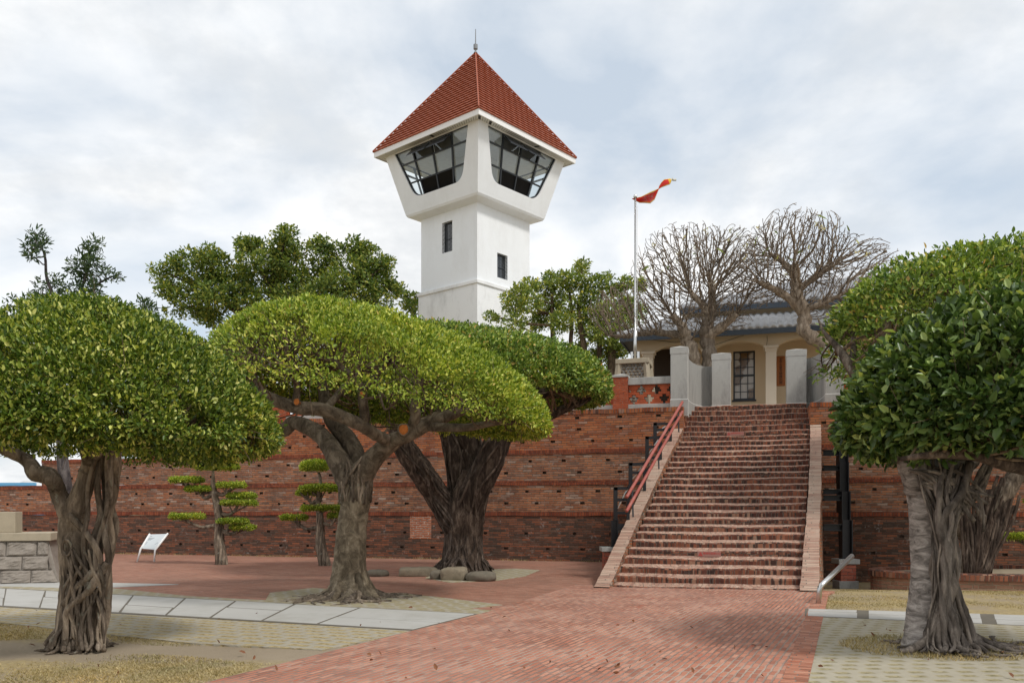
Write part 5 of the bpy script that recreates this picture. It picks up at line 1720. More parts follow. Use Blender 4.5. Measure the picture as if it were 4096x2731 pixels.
def dome_leaves(name, dome, n, L, W, mat, parent, thick=0.35, low=-0.6, hole=0.0, org=(0, 0, 0), thin_fn=None, **kw):
    p, nr = dome.sample(n, low)
    dep = rng.exponential(thick * 0.45, len(p)); dep = np.minimum(dep, thick * 1.6)
    dep = np.where(rng.random(len(p)) < .03, -rng.uniform(0, L * .6, len(p)), dep)      # shoots past the clipped surface
    p = p - nr * dep[:, None] + rng.normal(0, 0.02, p.shape)
    keep = np.ones(len(p), bool)
    if hole:
        keep &= fld(p[:, 0], p[:, 2] * 1.3 + p[:, 1], 2.1, dome.seed) + .9 * fld(p[:, 0] + .5 * p[:, 1], p[:, 2] * 1.2, 6.0, dome.seed + 2) + rng.normal(0, .5, len(p)) > -2.3 + hole
    if thin_fn is not None:
        keep &= thin_fn(p, nr)
    p, nr = p[keep] - np.array(org), nr[keep]
    return leaf_mesh(name, p, nr, L, W, mat, parent, **kw)


def wob(pts, amp, seed, k=6):
    """resample a polyline smoothly and wobble it"""
    p = np.array([tuple(q) for q in pts], float)
    m = len(p)
    n = (m - 1) * k + 1
    t = np.linspace(0, m - 1, n)
    out = np.empty((n, p.shape[1]))
    for i, tt in enumerate(t):
        j = min(int(tt), m - 2); f = tt - j
        p0, p1, p2, p3 = p[max(j - 1, 0)], p[j], p[j + 1], p[min(j + 2, m - 1)]
        out[i] = 0.5 * ((2 * p1) + (p2 - p0) * f + (2 * p0 - 5 * p1 + 4 * p2 - p3) * f * f + (3 * p1 - p0 - 3 * p2 + p3) * f ** 3)
    out[:, 0] += amp * np.sin(t * 2.7 + seed) * np.minimum(1, t)
    out[:, 1] += amp * np.sin(t * 3.3 + 2 * seed) * np.minimum(1, t)
    return out


def limb(mb, pix, seed=0.0, n=10, org=(0, 0, 0), amp=0.02, mi=0, k=6, lump=0.03):
    """pix: (px, py, depth, radius px) along a limb"""
    q = []
    for (px, py, D, r) in pix:
        w_ = P(px, py, D)
        q.append((w_.x - org[0], w_.y - org[1], w_.z - org[2], r * D / F))
    s = wob(q, amp, seed, k)
    rad = np.maximum(0.004, s[:, 3] * (1 + lump * np.sin(np.arange(len(s)) * 1.9 + seed)))
    mb.tube(s[:, :3], rad, n, mi)
    return s


def strands(mb, center, count, z0, z1, r0, r1, seed, a0=0.0, a1=2 * math.pi, twist=0.8, foot=0.0, n=5, proud=0.4):
    """aerial roots hugging a trunk. center(z)->(x,y,r)"""
    rs = random.Random(seed)
    for i in range(count):
        ph = rs.uniform(a0, a1); tw = rs.uniform(-twist, twist); w1 = rs.uniform(1.5, 4); w2 = rs.uniform(0, 6)
        zs, ze = z1 - rs.random() * (z1 - z0) * 0.35, z0 + rs.random() * (z1 - z0) * 0.12
        m = 16
        pts, rad = [], []
        rb = rs.uniform(r0, r1)
        for j in range(m + 1):
            f = j / m
            z = zs + (ze - zs) * f
            x, y, r = center(z)
            a = ph + tw * (z - z0) + 0.22 * math.sin(w1 * z * 2 + w2)
            rr = r + rb * proud
            if f > 0.82 and foot:
                rr += foot * ((f - 0.82) / 0.18) ** 1.5 * rs.uniform(.6, 1.2)
            pts.append((x + rr * math.cos(a), y + rr * math.sin(a), z if f < 1 else z - 0.06))
            rad.append(rb * (0.75 + 0.5 * f) * (1 + .15 * math.sin(9 * f + w2)))
        mb.tube(pts, rad, n, 0)


def surface_roots(mb, cx, cy, count, r_in, r_out, seed, rad=0.035, z=0.02, a0=0, a1=2 * math.pi):
    rs = random.Random(seed)
    for i in range(count):
        a = rs.uniform(a0, a1); L = r_in + (r_out - r_in) * rs.random() ** 1.4
        m = 9
        pts, rr = [], []
        w_ = rs.uniform(-.5, .5); ph = rs.uniform(0, 6)
        for j in range(m + 1):
            f = j / m
            d = r_in * 0.7 + (L - r_in * 0.7) * f
            aa = a + w_ * f + .12 * math.sin(7 * f + ph)
            pts.append((cx + d * math.cos(aa), cy + d * math.sin(aa), z + 0.16 * (1 - f) ** 4 + .012 * math.sin(8 * f + ph)))
            rr.append(rad * (1.4 - f) * rs.uniform(.85, 1.15))
        mb.tube(pts, rr, 5, 0)


def branch_fan(mb, starts, dome, n, r0, org, seed, low=-0.1, inset=0.25, sides=5, region=None):
    """secondary boughs from the limbs out to the inside of the crown"""
    rs = np.random.default_rng(seed)
    d = rs.normal(0, 1, (n * 6, 3)); d /= np.linalg.norm(d, axis=1)[:, None]
    d = d[d[:, 2] > low]
    if region is not None: d = d[region(d)]
    d = d[:n]
    p, nr = dome.place(d)
    p = p - nr * inset - np.array(org)
    st = np.array([tuple(q) for q in starts])
    ends = []
    for i in range(len(p)):
        dist = np.linalg.norm(st[:, :3] - p[i], axis=1) + rs.random(len(st)) * 0.5
        j = int(np.argmin(dist))
        a, b = st[j][:3], p[i]
        mid = (a + b) / 2 + rs.normal(0, .12, 3) * np.linalg.norm(b - a) + np.array((0, 0, -.06 * np.linalg.norm(b - a)))
        s = wob([a, mid, b], .012, i, 4)
        rr = r0 * (1 - np.linspace(0, 1, len(s)) * .75) * rs.uniform(.6, 1.2)
        mb.tube(s, rr, sides, 0, cap=False)
        ends.append(s)
        for kx in range(3):                       # twigs
            q = s[int(len(s) * rs.uniform(.45, .95))]
            e = b + rs.normal(0, .22, 3)
            mb.tube([q, (q + e) / 2 + rs.normal(0, .04, 3), e], [r0 * .28, r0 * .2, r0 * .1], 3, 0, cap=False)
    return ends


# ---------- left banyan
rs_l = random.Random(21)
lx, ly = G(312, 2592)
T = empty("clipped_banyan", (lx, ly, 0)); og = (lx, ly, 0)
tag(T, "clipped dome tree with yellow tipped leaves and twisted root trunk, at the left edge", "tree", "clipped dome trees")
D = ly
dome = Dome((P(360, 1790, D).x, D + .05, 2.42), 1.9, 2.06, 1.9, 1.46, 0.42, 0.03, 1.78, 1.0, .03)
def thin0(p, nr):                                   # the underside rises towards the left
    lim = np.interp(p[:, 0], [-7.2, -5.2, -3.6, -3.0], [2.36, 2.30, 2.06, 2.10]) + .08 * fld(p[:, 0] * 3, p[:, 1] * 3, 2.0) / 2 + rng.normal(0, .07, len(p))
    hole_ = (p[:, 2] < 2.75) & (p[:, 0] < -4.9) & (fld(p[:, 0] * 2, p[:, 2] * 3 + p[:, 1], 2.0, 1.0) < -.2)
    return (p[:, 2] > lim) & ~(hole_ & (rng.random(len(p)) < .8))
dome_leaves("crown", dome, 150000, 0.050, 0.025, M['leafA'], T, 0.40, -0.75, 0.45, og, thin0, spread=.75, up=.35)
tb = MB(); limbs = []
limbs.append(limb(tb, [(318, 2590, D, 84), (318, 2480, D, 72), (300, 2330, D, 60), (294, 2200, D, 56), (296, 2080, D, 52), (325, 1960, D, 38), (368, 1850, D, 33), (392, 1760, D, 32), (400, 1690, D, 26)], 1, 14, og))
limbs.append(limb(tb, [(292, 2090, D, 44), (245, 1990, D - .05, 34), (215, 1930, D - .1, 33), (190, 1900, D - .12, 36), (140, 1888, D - .1, 33), (95, 1835, D - .1, 26), (30, 1800, D - .1, 23), (-60, 1770, D, 20)], 2, 10, og))
limbs.append(limb(tb, [(340, 1900, D, 34), (430, 1800, D + .1, 30), (560, 1775, D + .1, 24), (700, 1765, D, 18), (880, 1740, D, 12)], 3, 9, og))
limbs.append(limb(tb, [(365, 1850, D, 30), (420, 1760, D - .5, 26), (520, 1720, D - .9, 18), (600, 1690, D - 1.2, 12)], 4, 8, og))
limbs.append(limb(tb, [(370, 1840, D, 30), (330, 1740, D + .5, 26), (250, 1690, D + .9, 18), (120, 1650, D + 1.1, 12)], 5, 8, og))
limbs.append(limb(tb, [(360, 1850, D, 26), (300, 1760, D - .5, 22), (180, 1720, D - .9, 16), (60, 1700, D - 1.2, 12)], 6, 8, og))
tb.build("trunk", M['barkL'], T, smooth=True)
rb_ = MB()
for i, (xt, x1, x2, x3, dd, r_) in enumerate(((402, 398, 372, 352, -.12, 13), (424, 418, 402, 385, .10, 12), (446, 438, 428, 408, -.14, 12), (462, 452, 436, 420, -.06, 14), (470, 455, 446, 426, .06, 11), (380, 352, 340, 335, -.20, 9), (434, 425, 385, 368, -.2, 8))):
    limb(rb_, [(xt, 1740, D + dd, r_ * .85), (xt - 2, 1850, D + dd, r_), (x1, 1990, D + dd, r_), (x1 - 6 + 8 * math.sin(i * 2), 2090, D + dd, r_ * 1.1), (x2, 2200, D + dd - .03, r_ * 1.15), (x2 - 4 + 10 * math.sin(i * 3), 2320, D + dd - .05, r_), (x3, 2450, D + dd - .06, r_ * 1.1), (x3 - 10, 2560, D + dd - .1, r_), (x3 - 8 + 6 * math.sin(i), 2600, D + dd - .18, r_ * .7)], i * 1.3, 8, og, .02)
strands(rb_, lambda z: (P(308, 2500, D).x - lx + .02 * math.sin(2 * z), 0, 0.20 - 0.055 * z), 40, 0.0, 1.15, .010, .028, 5, -math.pi * 1.05, .1, 1.1, .11, 6)
limb(rb_, [(278, 2060, D - .2, 15), (330, 2110, D - .22, 14), (370, 2170, D - .24, 13), (400, 2250, D - .24, 12), (360, 2300, D - .26, 14), (300, 2350, D - .24, 14), (262, 2420, D - .24, 12)], 2, 8, og)
limb(rb_, [(430, 2250, D - .2, 14), (370, 2340, D - .27, 16), (310, 2400, D - .28, 15), (270, 2460, D - .26, 12), (250, 2560, D - .3, 10)], 4, 8, og)
for i in range(22):                                 # thin crossing roots low on the trunk
    xa, ya = rs_l.uniform(250, 430), rs_l.uniform(2180, 2420)
    dx = max(255 - xa, min(410 - xa, rs_l.uniform(-70, 70)))
    limb(rb_, [(xa, ya, D - .22, 5), (xa + dx * .5 + rs_l.uniform(-12, 12), ya + 70, D - .27, 7), (xa + dx, ya + 140, D - .27, 6), (max(235, min(415, xa + dx * 1.2)), min(2598, ya + 230), D - .26, 5)], i, 6, og, .015, 0, 4)
rb_.build("aerial_roots", M['barkL'], T, smooth=True)
rb_ = MB(); surface_roots(rb_, 0.0, 0.0, 36, .20, .46, 4, .024, .015); rb_.build("surface_roots", M['barkL'], T, smooth=True)
rb_ = MB()                                          # healed pruning scar
sc = P(266, 2190, D - .23) - Vector(og); m = 18
rb_.tube([(sc.x + .052 * math.cos(a_), sc.y - .01 + .02 * math.cos(a_) ** 2, sc.z + .088 * math.sin(a_)) for a_ in np.linspace(0, 2 * math.pi, m)], .016, 6, 0, False)
rb_.build("bark_scar", M['barkL'], T, smooth=True)
bf = MB(); branch_fan(bf, np.concatenate([l[len(l) // 2:] for l in limbs]), dome, 130, .022, og, 3, -.25); bf.build("branches", M['twig'], T)

# ---------- middle tree
mx_, my_ = G(1405, 2392)
T = empty("clipped_banyan", (mx_, my_, 0)); og = (mx_, my_, 0)
tag(T, "broad lime green umbrella tree with smooth pale trunk in the middle of the court", "tree", "clipped dome trees")
D = my_
dome = Dome((P(1420, 1500, D).x, D - .1, 3.45), 2.65, 3.40, 2.6, 1.58, .30, 0.15, 2.0, 2.2, .035)
def thin(p, nr):                                     # open lower front where the boughs show
    low_ = (p[:, 2] - (3.45 - 0.165 * (p[:, 0] - dome.c[0])))
    lim_ = np.interp(p[:, 0], [-6, -4.6, -2.6, -1.2, 0.2], [.65, .80, .74, .42, 0.0]) + .12 * fld(p[:, 0] * 2.2, p[:, 1], 1.5, 3)
    fr = (p[:, 1] < D - .3) & (low_ < lim_)
    return ~(fr & (rng.random(len(p)) < .88))
dome_leaves("crown", dome, 165000, 0.060, 0.030, M['leafB'], T, 0.32, -.45, 0.25, og, thin, spread=.75, up=.4)
tb = MB(); lbm = MB(); limbs = []
limb(tb, [(1405, 2400, D, 125), (1402, 2355, D, 86), (1395, 2290, D, 69), (1402, 2180, D, 62), (1416, 2060, D, 58), (1423, 1960, D, 60), (1425, 1890, D, 66)], 1.2, 18, og, .012)
limbs.append(limb(lbm, [(1420, 1930, D, 55), (1500, 1830, D - .15, 40), (1560, 1765, D - .35, 30), (1640, 1735, D - .5, 30), (1750, 1680, D - .5, 25), (1850, 1640, D - .4, 20), (1990, 1610, D - .3, 13), (2100, 1590, D - .2, 8)], 2, 12, og))
limbs.append(limb(lbm, [(1560, 1765, D - .35, 24), (1500, 1735, D - .8, 24), (1420, 1690, D - 1.1, 26), (1300, 1640, D - 1.3, 27), (1190, 1630, D - 1.4, 28), (1080, 1590, D - 1.4, 24), (1020, 1530, D - 1.3, 18), (985, 1440, D - 1.1, 10)], 3, 12, og))
limbs.append(limb(lbm, [(1410, 1930, D, 60), (1340, 1820, D + .1, 42), (1270, 1730, D + .4, 34), (1180, 1690, D + .7, 28), (1110, 1720, D + .8, 28), (1000, 1640, D + .9, 20), (920, 1500, D + 1.0, 12)], 4, 12, og))
limbs.append(limb(lbm, [(1440, 1900, D + .1, 46), (1400, 1780, D + .3, 40), (1330, 1680, D + .5, 30), (1290, 1560, D + .6, 22), (1260, 1420, D + .7, 14)], 5, 10, og))
limbs.append(limb(lbm, [(1640, 1735, D - .5, 24), (1660, 1660, D - .6, 22), (1665, 1600, D - .6, 18), (1700, 1500, D - .7, 12)], 6, 9, og))
limbs.append(limb(lbm, [(1455, 1705, D - 1.0, 22), (1455, 1620, D - 1.1, 20), (1448, 1560, D - 1.15, 19), (1400, 1500, D - 1.2, 14), (1340, 1440, D - 1.2, 9)], 7, 9, og))
limbs.append(limb(lbm, [(1448, 1560, D - 1.15, 16), (1500, 1510, D - 1.1, 11), (1560, 1440, D - 1.1, 8)], 8, 8, og))
limbs.append(limb(lbm, [(1180, 1625, D - 1.4, 18), (1190, 1540, D - 1.5, 13), (1150, 1450, D - 1.5, 9)], 9, 8, og))
limbs.append(limb(lbm, [(1300, 1640, D - 1.3, 16), (1370, 1560, D - .9, 14), (1440, 1470, D - .5, 10)], 10, 8, og))
limbs.append(limb(lbm, [(1700, 1705, D - .5, 20), (1850, 1710, D - .8, 17), (1980, 1690, D - .9, 13), (2080, 1690, D - .9, 9)], 11, 9, og))
limbs.append(limb(lbm, [(1500, 1840, D + .2, 30), (1640, 1720, D + .9, 24), (1800, 1640, D + 1.2, 16), (1950, 1560, D + 1.4, 10)], 12, 9, og))
lbm.build("boughs", M['barkB'], T, smooth=True)
tb.build("trunk", M['barkM'], T, smooth=True)
rb_ = MB()
strands(rb_, lambda z: (P(1425, 1950, D).x - mx_ + .02 * math.sin(3 * z), 0, 0.265 + 0.03 * (z - 2)), 34, 1.7, 2.5, .012, .030, 8, -math.pi, .2, 1.6, 0, 5)
rb_.build("aerial_roots", M['barkL'], T, smooth=True)
rb_ = MB(); surface_roots(rb_, 0, 0, 110, .42, 1.25, 6, .040, .012); rb_.build("surface_roots", M['barkL'], T, smooth=True)
rb_ = MB()
for i in range(11):
    a_ = i * 2 * math.pi / 11 + .2
    rb_.tube([(.18 * math.cos(a_), .18 * math.sin(a_), .58), (.25 * math.cos(a_), .25 * math.sin(a_), .30), (.38 * math.cos(a_ + .1), .38 * math.sin(a_ + .1), .11), (.66 * math.cos(a_ + .2 * math.sin(5 * a_)), .66 * math.sin(a_ + .2 * math.sin(5 * a_)), .0)], [.06, .09, .08, .035], 8)
rb_.build("buttress_roots", M['barkM'], T, smooth=True)
for (px, py, dd, r_) in ((1614, 1717, -.62, 21), (1187, 1607, -1.52, 12), (1449, 1572, -1.26, 7)):
    c = P(px, py, D + dd) - Vector(og); r_ = r_ * D / F
    m_ = MB(); m_.tube([c + Vector((0, .14, -.02)), c + Vector((0, 0.0, 0)), c + Vector((-.003, -.02, 0))], [r_ * 1.05, r_, r_ * .9], 14, 0)
    m_.v = [tuple(Vector(v) + Vector((1, .3, 1)) * (r_ * .16 * math.sin(3.1 * q + px) * math.cos(1.7 * q))) for q, v in enumerate(m_.v)]
    rim = MB(); rim.tube([c + Vector((r_ * 1.02 * math.cos(a_), -.012, r_ * 1.02 * math.sin(a_) * (1 + .1 * math.sin(3 * a_)))) for a_ in np.linspace(0, 2 * math.pi, 15)], r_ * .16, 5, 0, False)
    rim.build("stub_bark", M['barkB'], T, smooth=True)
    m_.build("cut_stub", M['cut'], T)
bf = MB(); branch_fan(bf, np.concatenate([l[len(l) // 3:] for l in limbs]), dome, 240, .024, og, 5, -.15)
bf.build("branches", M['twig'], T)

# ---------- back tree
bx_, by_ = G(1850, 2296)
T = empty("clipped_banyan", (bx_, by_, 0)); og = (bx_, by_, 0)
tag(T, "large dome tree with dark root covered trunk ringed by stones, close to the wall", "tree", "clipped dome trees")
D = by_
dome = Dome((P(1800, 1620, D).x, D, 4.45), 3.4, 3.78, 3.0, 1.42, .35, 0.03, 2.2, 3.3, .04)
dome_leaves("crown", dome, 110000, 0.084, 0.042, M['leafC'], T, .5, -.5, .8, og, spread=.8, up=.3)
tb = MB(); limbs = []
limb(tb, [(1850, 2310, D, 92), (1852, 2240, D, 80), (1855, 2140, D, 76), (1860, 2050, D, 74), (1865, 1960, D, 50), (1868, 1880, D, 20)], 1, 16, og, .01)
limbs.append(limb(tb, [(1840, 2130, D, 62), (1765, 2000, D, 52), (1685, 1890, D - .2, 50), (1620, 1790, D - .3, 46), (1580, 1680, D - .3, 40), (1480, 1560, D - .3, 24)], 2, 12, og))
limbs.append(limb(tb, [(1850, 2090, D, 62), (1845, 1960, D + .3, 48), (1825, 1830, D + .4, 46), (1780, 1700, D + .5, 36), (1640, 1540, D + .5, 26)], 3, 12, og))
limbs.append(limb(tb, [(1870, 2090, D, 62), (1900, 1960, D - .2, 58), (1960, 1840, D - .3, 56), (2005, 1740, D - .3, 48), (2060, 1640, D - .3, 34), (2200, 1560, D - .2, 18)], 4, 12, og))
limbs.append(limb(tb, [(1880, 2070, D, 52), (1890, 1900, D + .3, 50), (1880, 1750, D + .4, 44), (1870, 1600, D + .4, 30)], 5, 12, og))
limbs.append(limb(tb, [(2010, 1760, D - .3, 26), (2120, 1700, D - .5, 22), (2250, 1640, D - .7, 18), (2360, 1590, D - .8, 10)], 6, 8, og))
tb.build("trunk", M['barkD'], T, smooth=True)
rb_ = MB()
for li, l in enumerate(limbs[:4]):
    for q in range(14):
        a_ = random.uniform(0, 6.28)
        m = len(l)
        pts, rad = [], []
        s0 = random.uniform(.35, .8)
        for j in range(int(m * s0), -1, -1):
            rr = l[j][3] + .015
            aa = a_ + .25 * math.sin(j * .5 + q)
            pts.append((l[j][0] + rr * math.cos(aa), l[j][1] + rr * math.sin(aa), l[j][2]))
            rad.append(random.uniform(.020, .034))
        if len(pts) > 3: rb_.tube(pts, rad, 5, 0)
strands(rb_, lambda z: (0.03 * z, 0, 0.50 - .09 * z), 80, 0.0, 1.9, .016, .034, 9, 0, 2 * math.pi, .5, .22, 5)
rb_.build("aerial_roots", M['rootD'], T, smooth=True)
bf = MB(); branch_fan(bf, np.concatenate([l[len(l) // 2:] for l in limbs]), dome, 150, .04, og, 6, -.25, .3); bf.build("branches", M['twig'], T)

# stones round the back tree
def boulder(name, x0, x1, y0, y1, h, label, flat=False, seed=0):
    rs = random.Random(seed)
    cx, cy = (x0 + x1) / 2, (y0 + y1) / 2
    r = MB()
    NU, NVv = 18, 9
    ring = []
    for i in range(NVv + 1):
        th = math.pi * (i / NVv - .5)
        row = []
        for j in range(NU + 1):
            ph = 2 * math.pi * (j % NU) / NU
            e = 0.45 if flat else 0.7
            def se(v): return math.copysign(abs(v) ** e, v)
            k_ = 1 + .07 * math.sin(3 * ph + seed) * math.cos(2 * th) + .05 * math.sin(5 * ph + 2 * seed + 3 * th)
            row.append((se(math.cos(th)) * se(math.cos(ph)) * (x1 - x0) / 2 * k_, se(math.cos(th)) * se(math.sin(ph)) * (y1 - y0) / 2 * k_, h * (0.42 + .58 * se(math.sin(th)) * k_)))
        ring.append(row)
    r.grid(ring)
    o = r.build(name, M['stone' if flat else 'rock'], smooth=True)
    o.location = (cx, cy, 0)
    o.rotation_euler = (0, 0, rs.uniform(-.15, .15))
    return tag(o, label, "stone", "stones around the dark trunked tree")


def bpx(a, b, ytop, ybot, dep, label, flat=False, seed=0):
    (xa, ya), (xb, yb_) = G(a, ybot), G(b, ybot)
    h = (ybot - ytop) * ya / F
    return boulder("garden_stone", xa, xb, ya, ya + dep, h, label, flat, seed)


bpx(1460, 1548, 2279, 2306, .45, "dark rounded low stone lying apart, left of the slab bench", False, 1)
bpx(1588, 1746, 2270, 2306, .55, "long flat stone slab forming a low bench by the dark trunked tree", True, 2)
bpx(1740, 1768, 2255, 2282, .35, "small pale stone standing behind the slab bench", False, 6)
bpx(1718, 1768, 2281, 2318, .4, "small round stone at the right end of the slab bench", False, 3)
bpx(1764, 1870, 2271, 2322, .55, "tallest blocky stone directly in front of the dark trunk", True, 4)
bpx(1862, 1988, 2288, 2326, .6, "long low blotchy boulder right of the blocky stone", False, 5)

# ---------- right foreground banyan
rx_, ry_ = G(3765, 2590)
T = empty("clipped_banyan", (rx_, ry_, 0)); og = (rx_, ry_, 0)
tag(T, "clipped tree with large dark green leaves and silver trunk wrapped in roots, at the right", "tree", "clipped dome trees")
D = ry_
dome = Dome((P(4080, 1790, D).x, D - .1, 2.62), 2.0, 2.2, 1.75, 1.36, .50, -0.08, 2.0, 4.1, .05)
dome_leaves("crown", dome, 48000, 0.102, 0.058, M['leafD'], T, .5, -.8, .4, og, spread=.7, up=.3, droop=.08)
tb = MB(); limbs = []
limb(tb, [(3715, 2600, D, 112), (3712, 2520, D, 88), (3712, 2400, D, 74), (3712, 2250, D, 65), (3708, 2120, D, 64), (3704, 2000, D, 72), (3712, 1900, D, 84)], 1, 20, og, .006, 0, 6, .008)
limbs.append(limb(tb, [(3680, 1960, D, 60), (3660, 1860, D - .1, 58), (3640, 1780, D - .1, 48), (3600, 1690, D - .1, 30), (3540, 1600, D - .1, 18)], 2, 12, og))
limbs.append(limb(tb, [(3760, 1980, D, 70), (3820, 1870, D, 64), (3880, 1790, D, 52), (3960, 1700, D, 34), (4040, 1560, D, 20)], 3, 12, og))
gb = MB(); limbs.append(limb(gb, [(4250, 1980, D - .7, 44), (4130, 1880, D - .75, 38), (4040, 1855, D - .8, 32), (3920, 1822, D - .85, 26), (3800, 1815, D - .85, 20), (3700, 1822, D - .85, 15), (3600, 1835, D - .8, 9)], 4, 10, og))
limbs.append(limb(tb, [(3720, 1900, D, 50), (3760, 1780, D + .4, 42), (3820, 1640, D + .6, 26)], 5, 10, og))
tb.build("trunk", M['barkR'], T, smooth=True); gb.build("bough", M['barkD'], T, smooth=True)
rb_ = MB()
rs = random.Random(11)
for i in range(38):                                   # braided roots sweeping from upper right to the base
    f = i / 37
    xt = 3640 + 330 * f + rs.uniform(-15, 15)
    xm = 3740 + 78 * f + rs.uniform(-26, 26)
    xm2 = 3745 + 70 * f + rs.uniform(-22, 22)
    xb_ = 3700 + 190 * f + rs.uniform(-30, 30)
    dd = -.20 - .10 * math.sin(math.pi * min(1, f * .9)) + rs.uniform(-.13, .10) + (.25 * max(0, f - .7))
    r_ = rs.choice((4, 5, 6, 8, 10, 13, 17))
    limb(rb_, [(xt, 1850 + rs.uniform(-20, 40), D + dd + .1, r_ * .8), (xt * .55 + xm * .45 + rs.uniform(-20, 20), 1970, D + dd, r_ * .9), (xm, 2090, D + dd - .03, r_), (xm2 + rs.uniform(-18, 18), 2230, D + dd - .04, r_), (xm2 + 10 * math.sin(i), 2370, D + dd - .03, r_), (xb_ * .6 + xm2 * .4, 2480, D + dd - .05, r_ * 1.1), (xb_, 2575, D + dd - .12, r_), (xb_ + rs.uniform(-30, 40), 2605, D + dd - .22, r_ * .6)], i * 1.7, 6, og, .014, 0, 5, .12)
for i in range(26):                                   # crossing strands at the fork
    xa, ya = rs.uniform(3630, 3800), rs.uniform(1860, 1960)
    limb(rb_, [(xa, ya, D - .28, 6), (xa + rs.uniform(60, 130), ya + rs.uniform(10, 60), D - .34, 7), (xa + rs.uniform(130, 210), ya + rs.uniform(60, 170), D - .32, 6)], i, 5, og, .01, 0, 4)
limb(rb_, [(3780, 2200, D - .30, 18), (3800, 2300, D - .34, 24), (3780, 2400, D - .36, 25), (3755, 2490, D - .38, 24), (3710, 2555, D - .40, 21), (3655, 2592, D - .44, 15), (3600, 2604, D - .48, 8)], 3, 10, og)
rb_.build("aerial_roots", M['rootR'], T, smooth=True)
rb_ = MB(); surface_roots(rb_, .05, -.05, 60, .26, .80, 14, .030, .03, math.pi * .95, math.pi * 2.1); surface_roots(rb_, .05, -.05, 20, .26, .7, 17, .03, .03, 0, math.pi); surface_roots(rb_, .12, -.05, 20, .20, 1.25, 15, .026, .03, -.75, .6); rb_.build("surface_roots", M['rootR'], T, smooth=True)
bf = MB(); branch_fan(bf, np.concatenate([l[len(l) // 2:] for l in limbs]), dome, 110, .022, og, 8, -.4, .2); bf.build("branches", M['twig'], T)
blades("trunk_grass", 5000, lambda n: (lambda a, r: np.stack([rx_ + r * np.cos(a), ry_ + r * np.sin(a) * .8], 1))(rng.uniform(0, 6.28, n), .35 + .75 * np.sqrt(rng.random(n))), .02, .09, M['blade'])

# ---------- tree in the planter, its crown high behind
D = 19.2
qx, qy = P(3900, 2290, D).x, D
T = empty("planter_tree", (qx, qy, 0.1)); og = (qx, qy, .1)
tag(T, "tall spreading tree with leaning boughs growing in the oval brick planter", "tree")
dome = Dome((P(3960, 1420, D).x, D, 4.95), 3.55, 3.6, 2.6, 2.55, .45, -.05, 2.2, 5.2, .07)
def thin2(p, nr):
    low_ = np.interp(p[:, 0], [6.6, 7.2, 8.2, 9.6], [4.9, 5.35, 5.75, 5.5]) + .12 * fld(p[:, 0] * 2, p[:, 1] * 2, 1.7, 2)
    return ~((p[:, 2] < low_) & (p[:, 0] < 9.8) & (rng.random(len(p)) < .93))
dome_leaves("crown", dome, 62000, 0.115, 0.056, M['leafC'], T, .75, -.6, .55, og, thin2, spread=.8, up=.3)
tb = MB(); limbs = []
limb(tb, [(3905, 2300, D, 56), (3900, 2220, D, 50), (3895, 2130, D, 50)], 1, 12, og, .01)
limbs.append(limb(tb, [(3890, 2150, D, 44), (3800, 2050, D, 40), (3740, 1950, D, 40), (3660, 1780, D - .4, 40), (3560, 1650, D - .6, 38), (3475, 1555, D - .7, 33), (3400, 1460, D - .6, 22), (3345, 1385, D - .3, 13), (3300, 1330, D, 7), (3270, 1270, D + .2, 3)], 2, 12, og))
limbs.append(limb(tb, [(3410, 1475, D - .6, 17), (3418, 1390, D - .3, 12), (3400, 1290, D, 7)], 9, 9, og))
limbs.append(limb(tb, [(3900, 2140, D, 44), (3980, 2020, D, 40), (4060, 1900, D - .1, 34), (4150, 1760, D - .1, 26), (4200, 1500, D, 16)], 3, 12, og))
limbs.append(limb(tb, [(3740, 1950, D, 44), (3640, 1720, D + .3, 44), (3560, 1500, D + .4, 42), (3545, 1380, D + .4, 40), (3520, 1260, D + .4, 28), (3560, 1120, D + .4, 14)], 4, 12, og))
tb.build("trunk", M['barkL'], T, smooth=True)
rb_ = MB()
for i in range(40):
    xa = rs.uniform(3840, 4080); ya = rs.uniform(1900, 2080)
    xb_ = 3870 + (xa - 3840) * .35 + rs.uniform(-20, 20)
    limb(rb_, [(xa, ya, D - .15, 7), ((xa + xb_) / 2 + rs.uniform(-20, 20), (ya + 2290) / 2, D - .28, 6), (xb_, 2296, D - .35, 6)], i, 5, og, .02, 0, 4)
rb_.build("aerial_roots", M['barkD'], T, smooth=True)
bf = MB(); branch_fan(bf, np.concatenate([l[len(l) // 2:] for l in limbs]), dome, 120, .045, og, 18, -.3, .3); bf.build("branches", M['twig'], T)


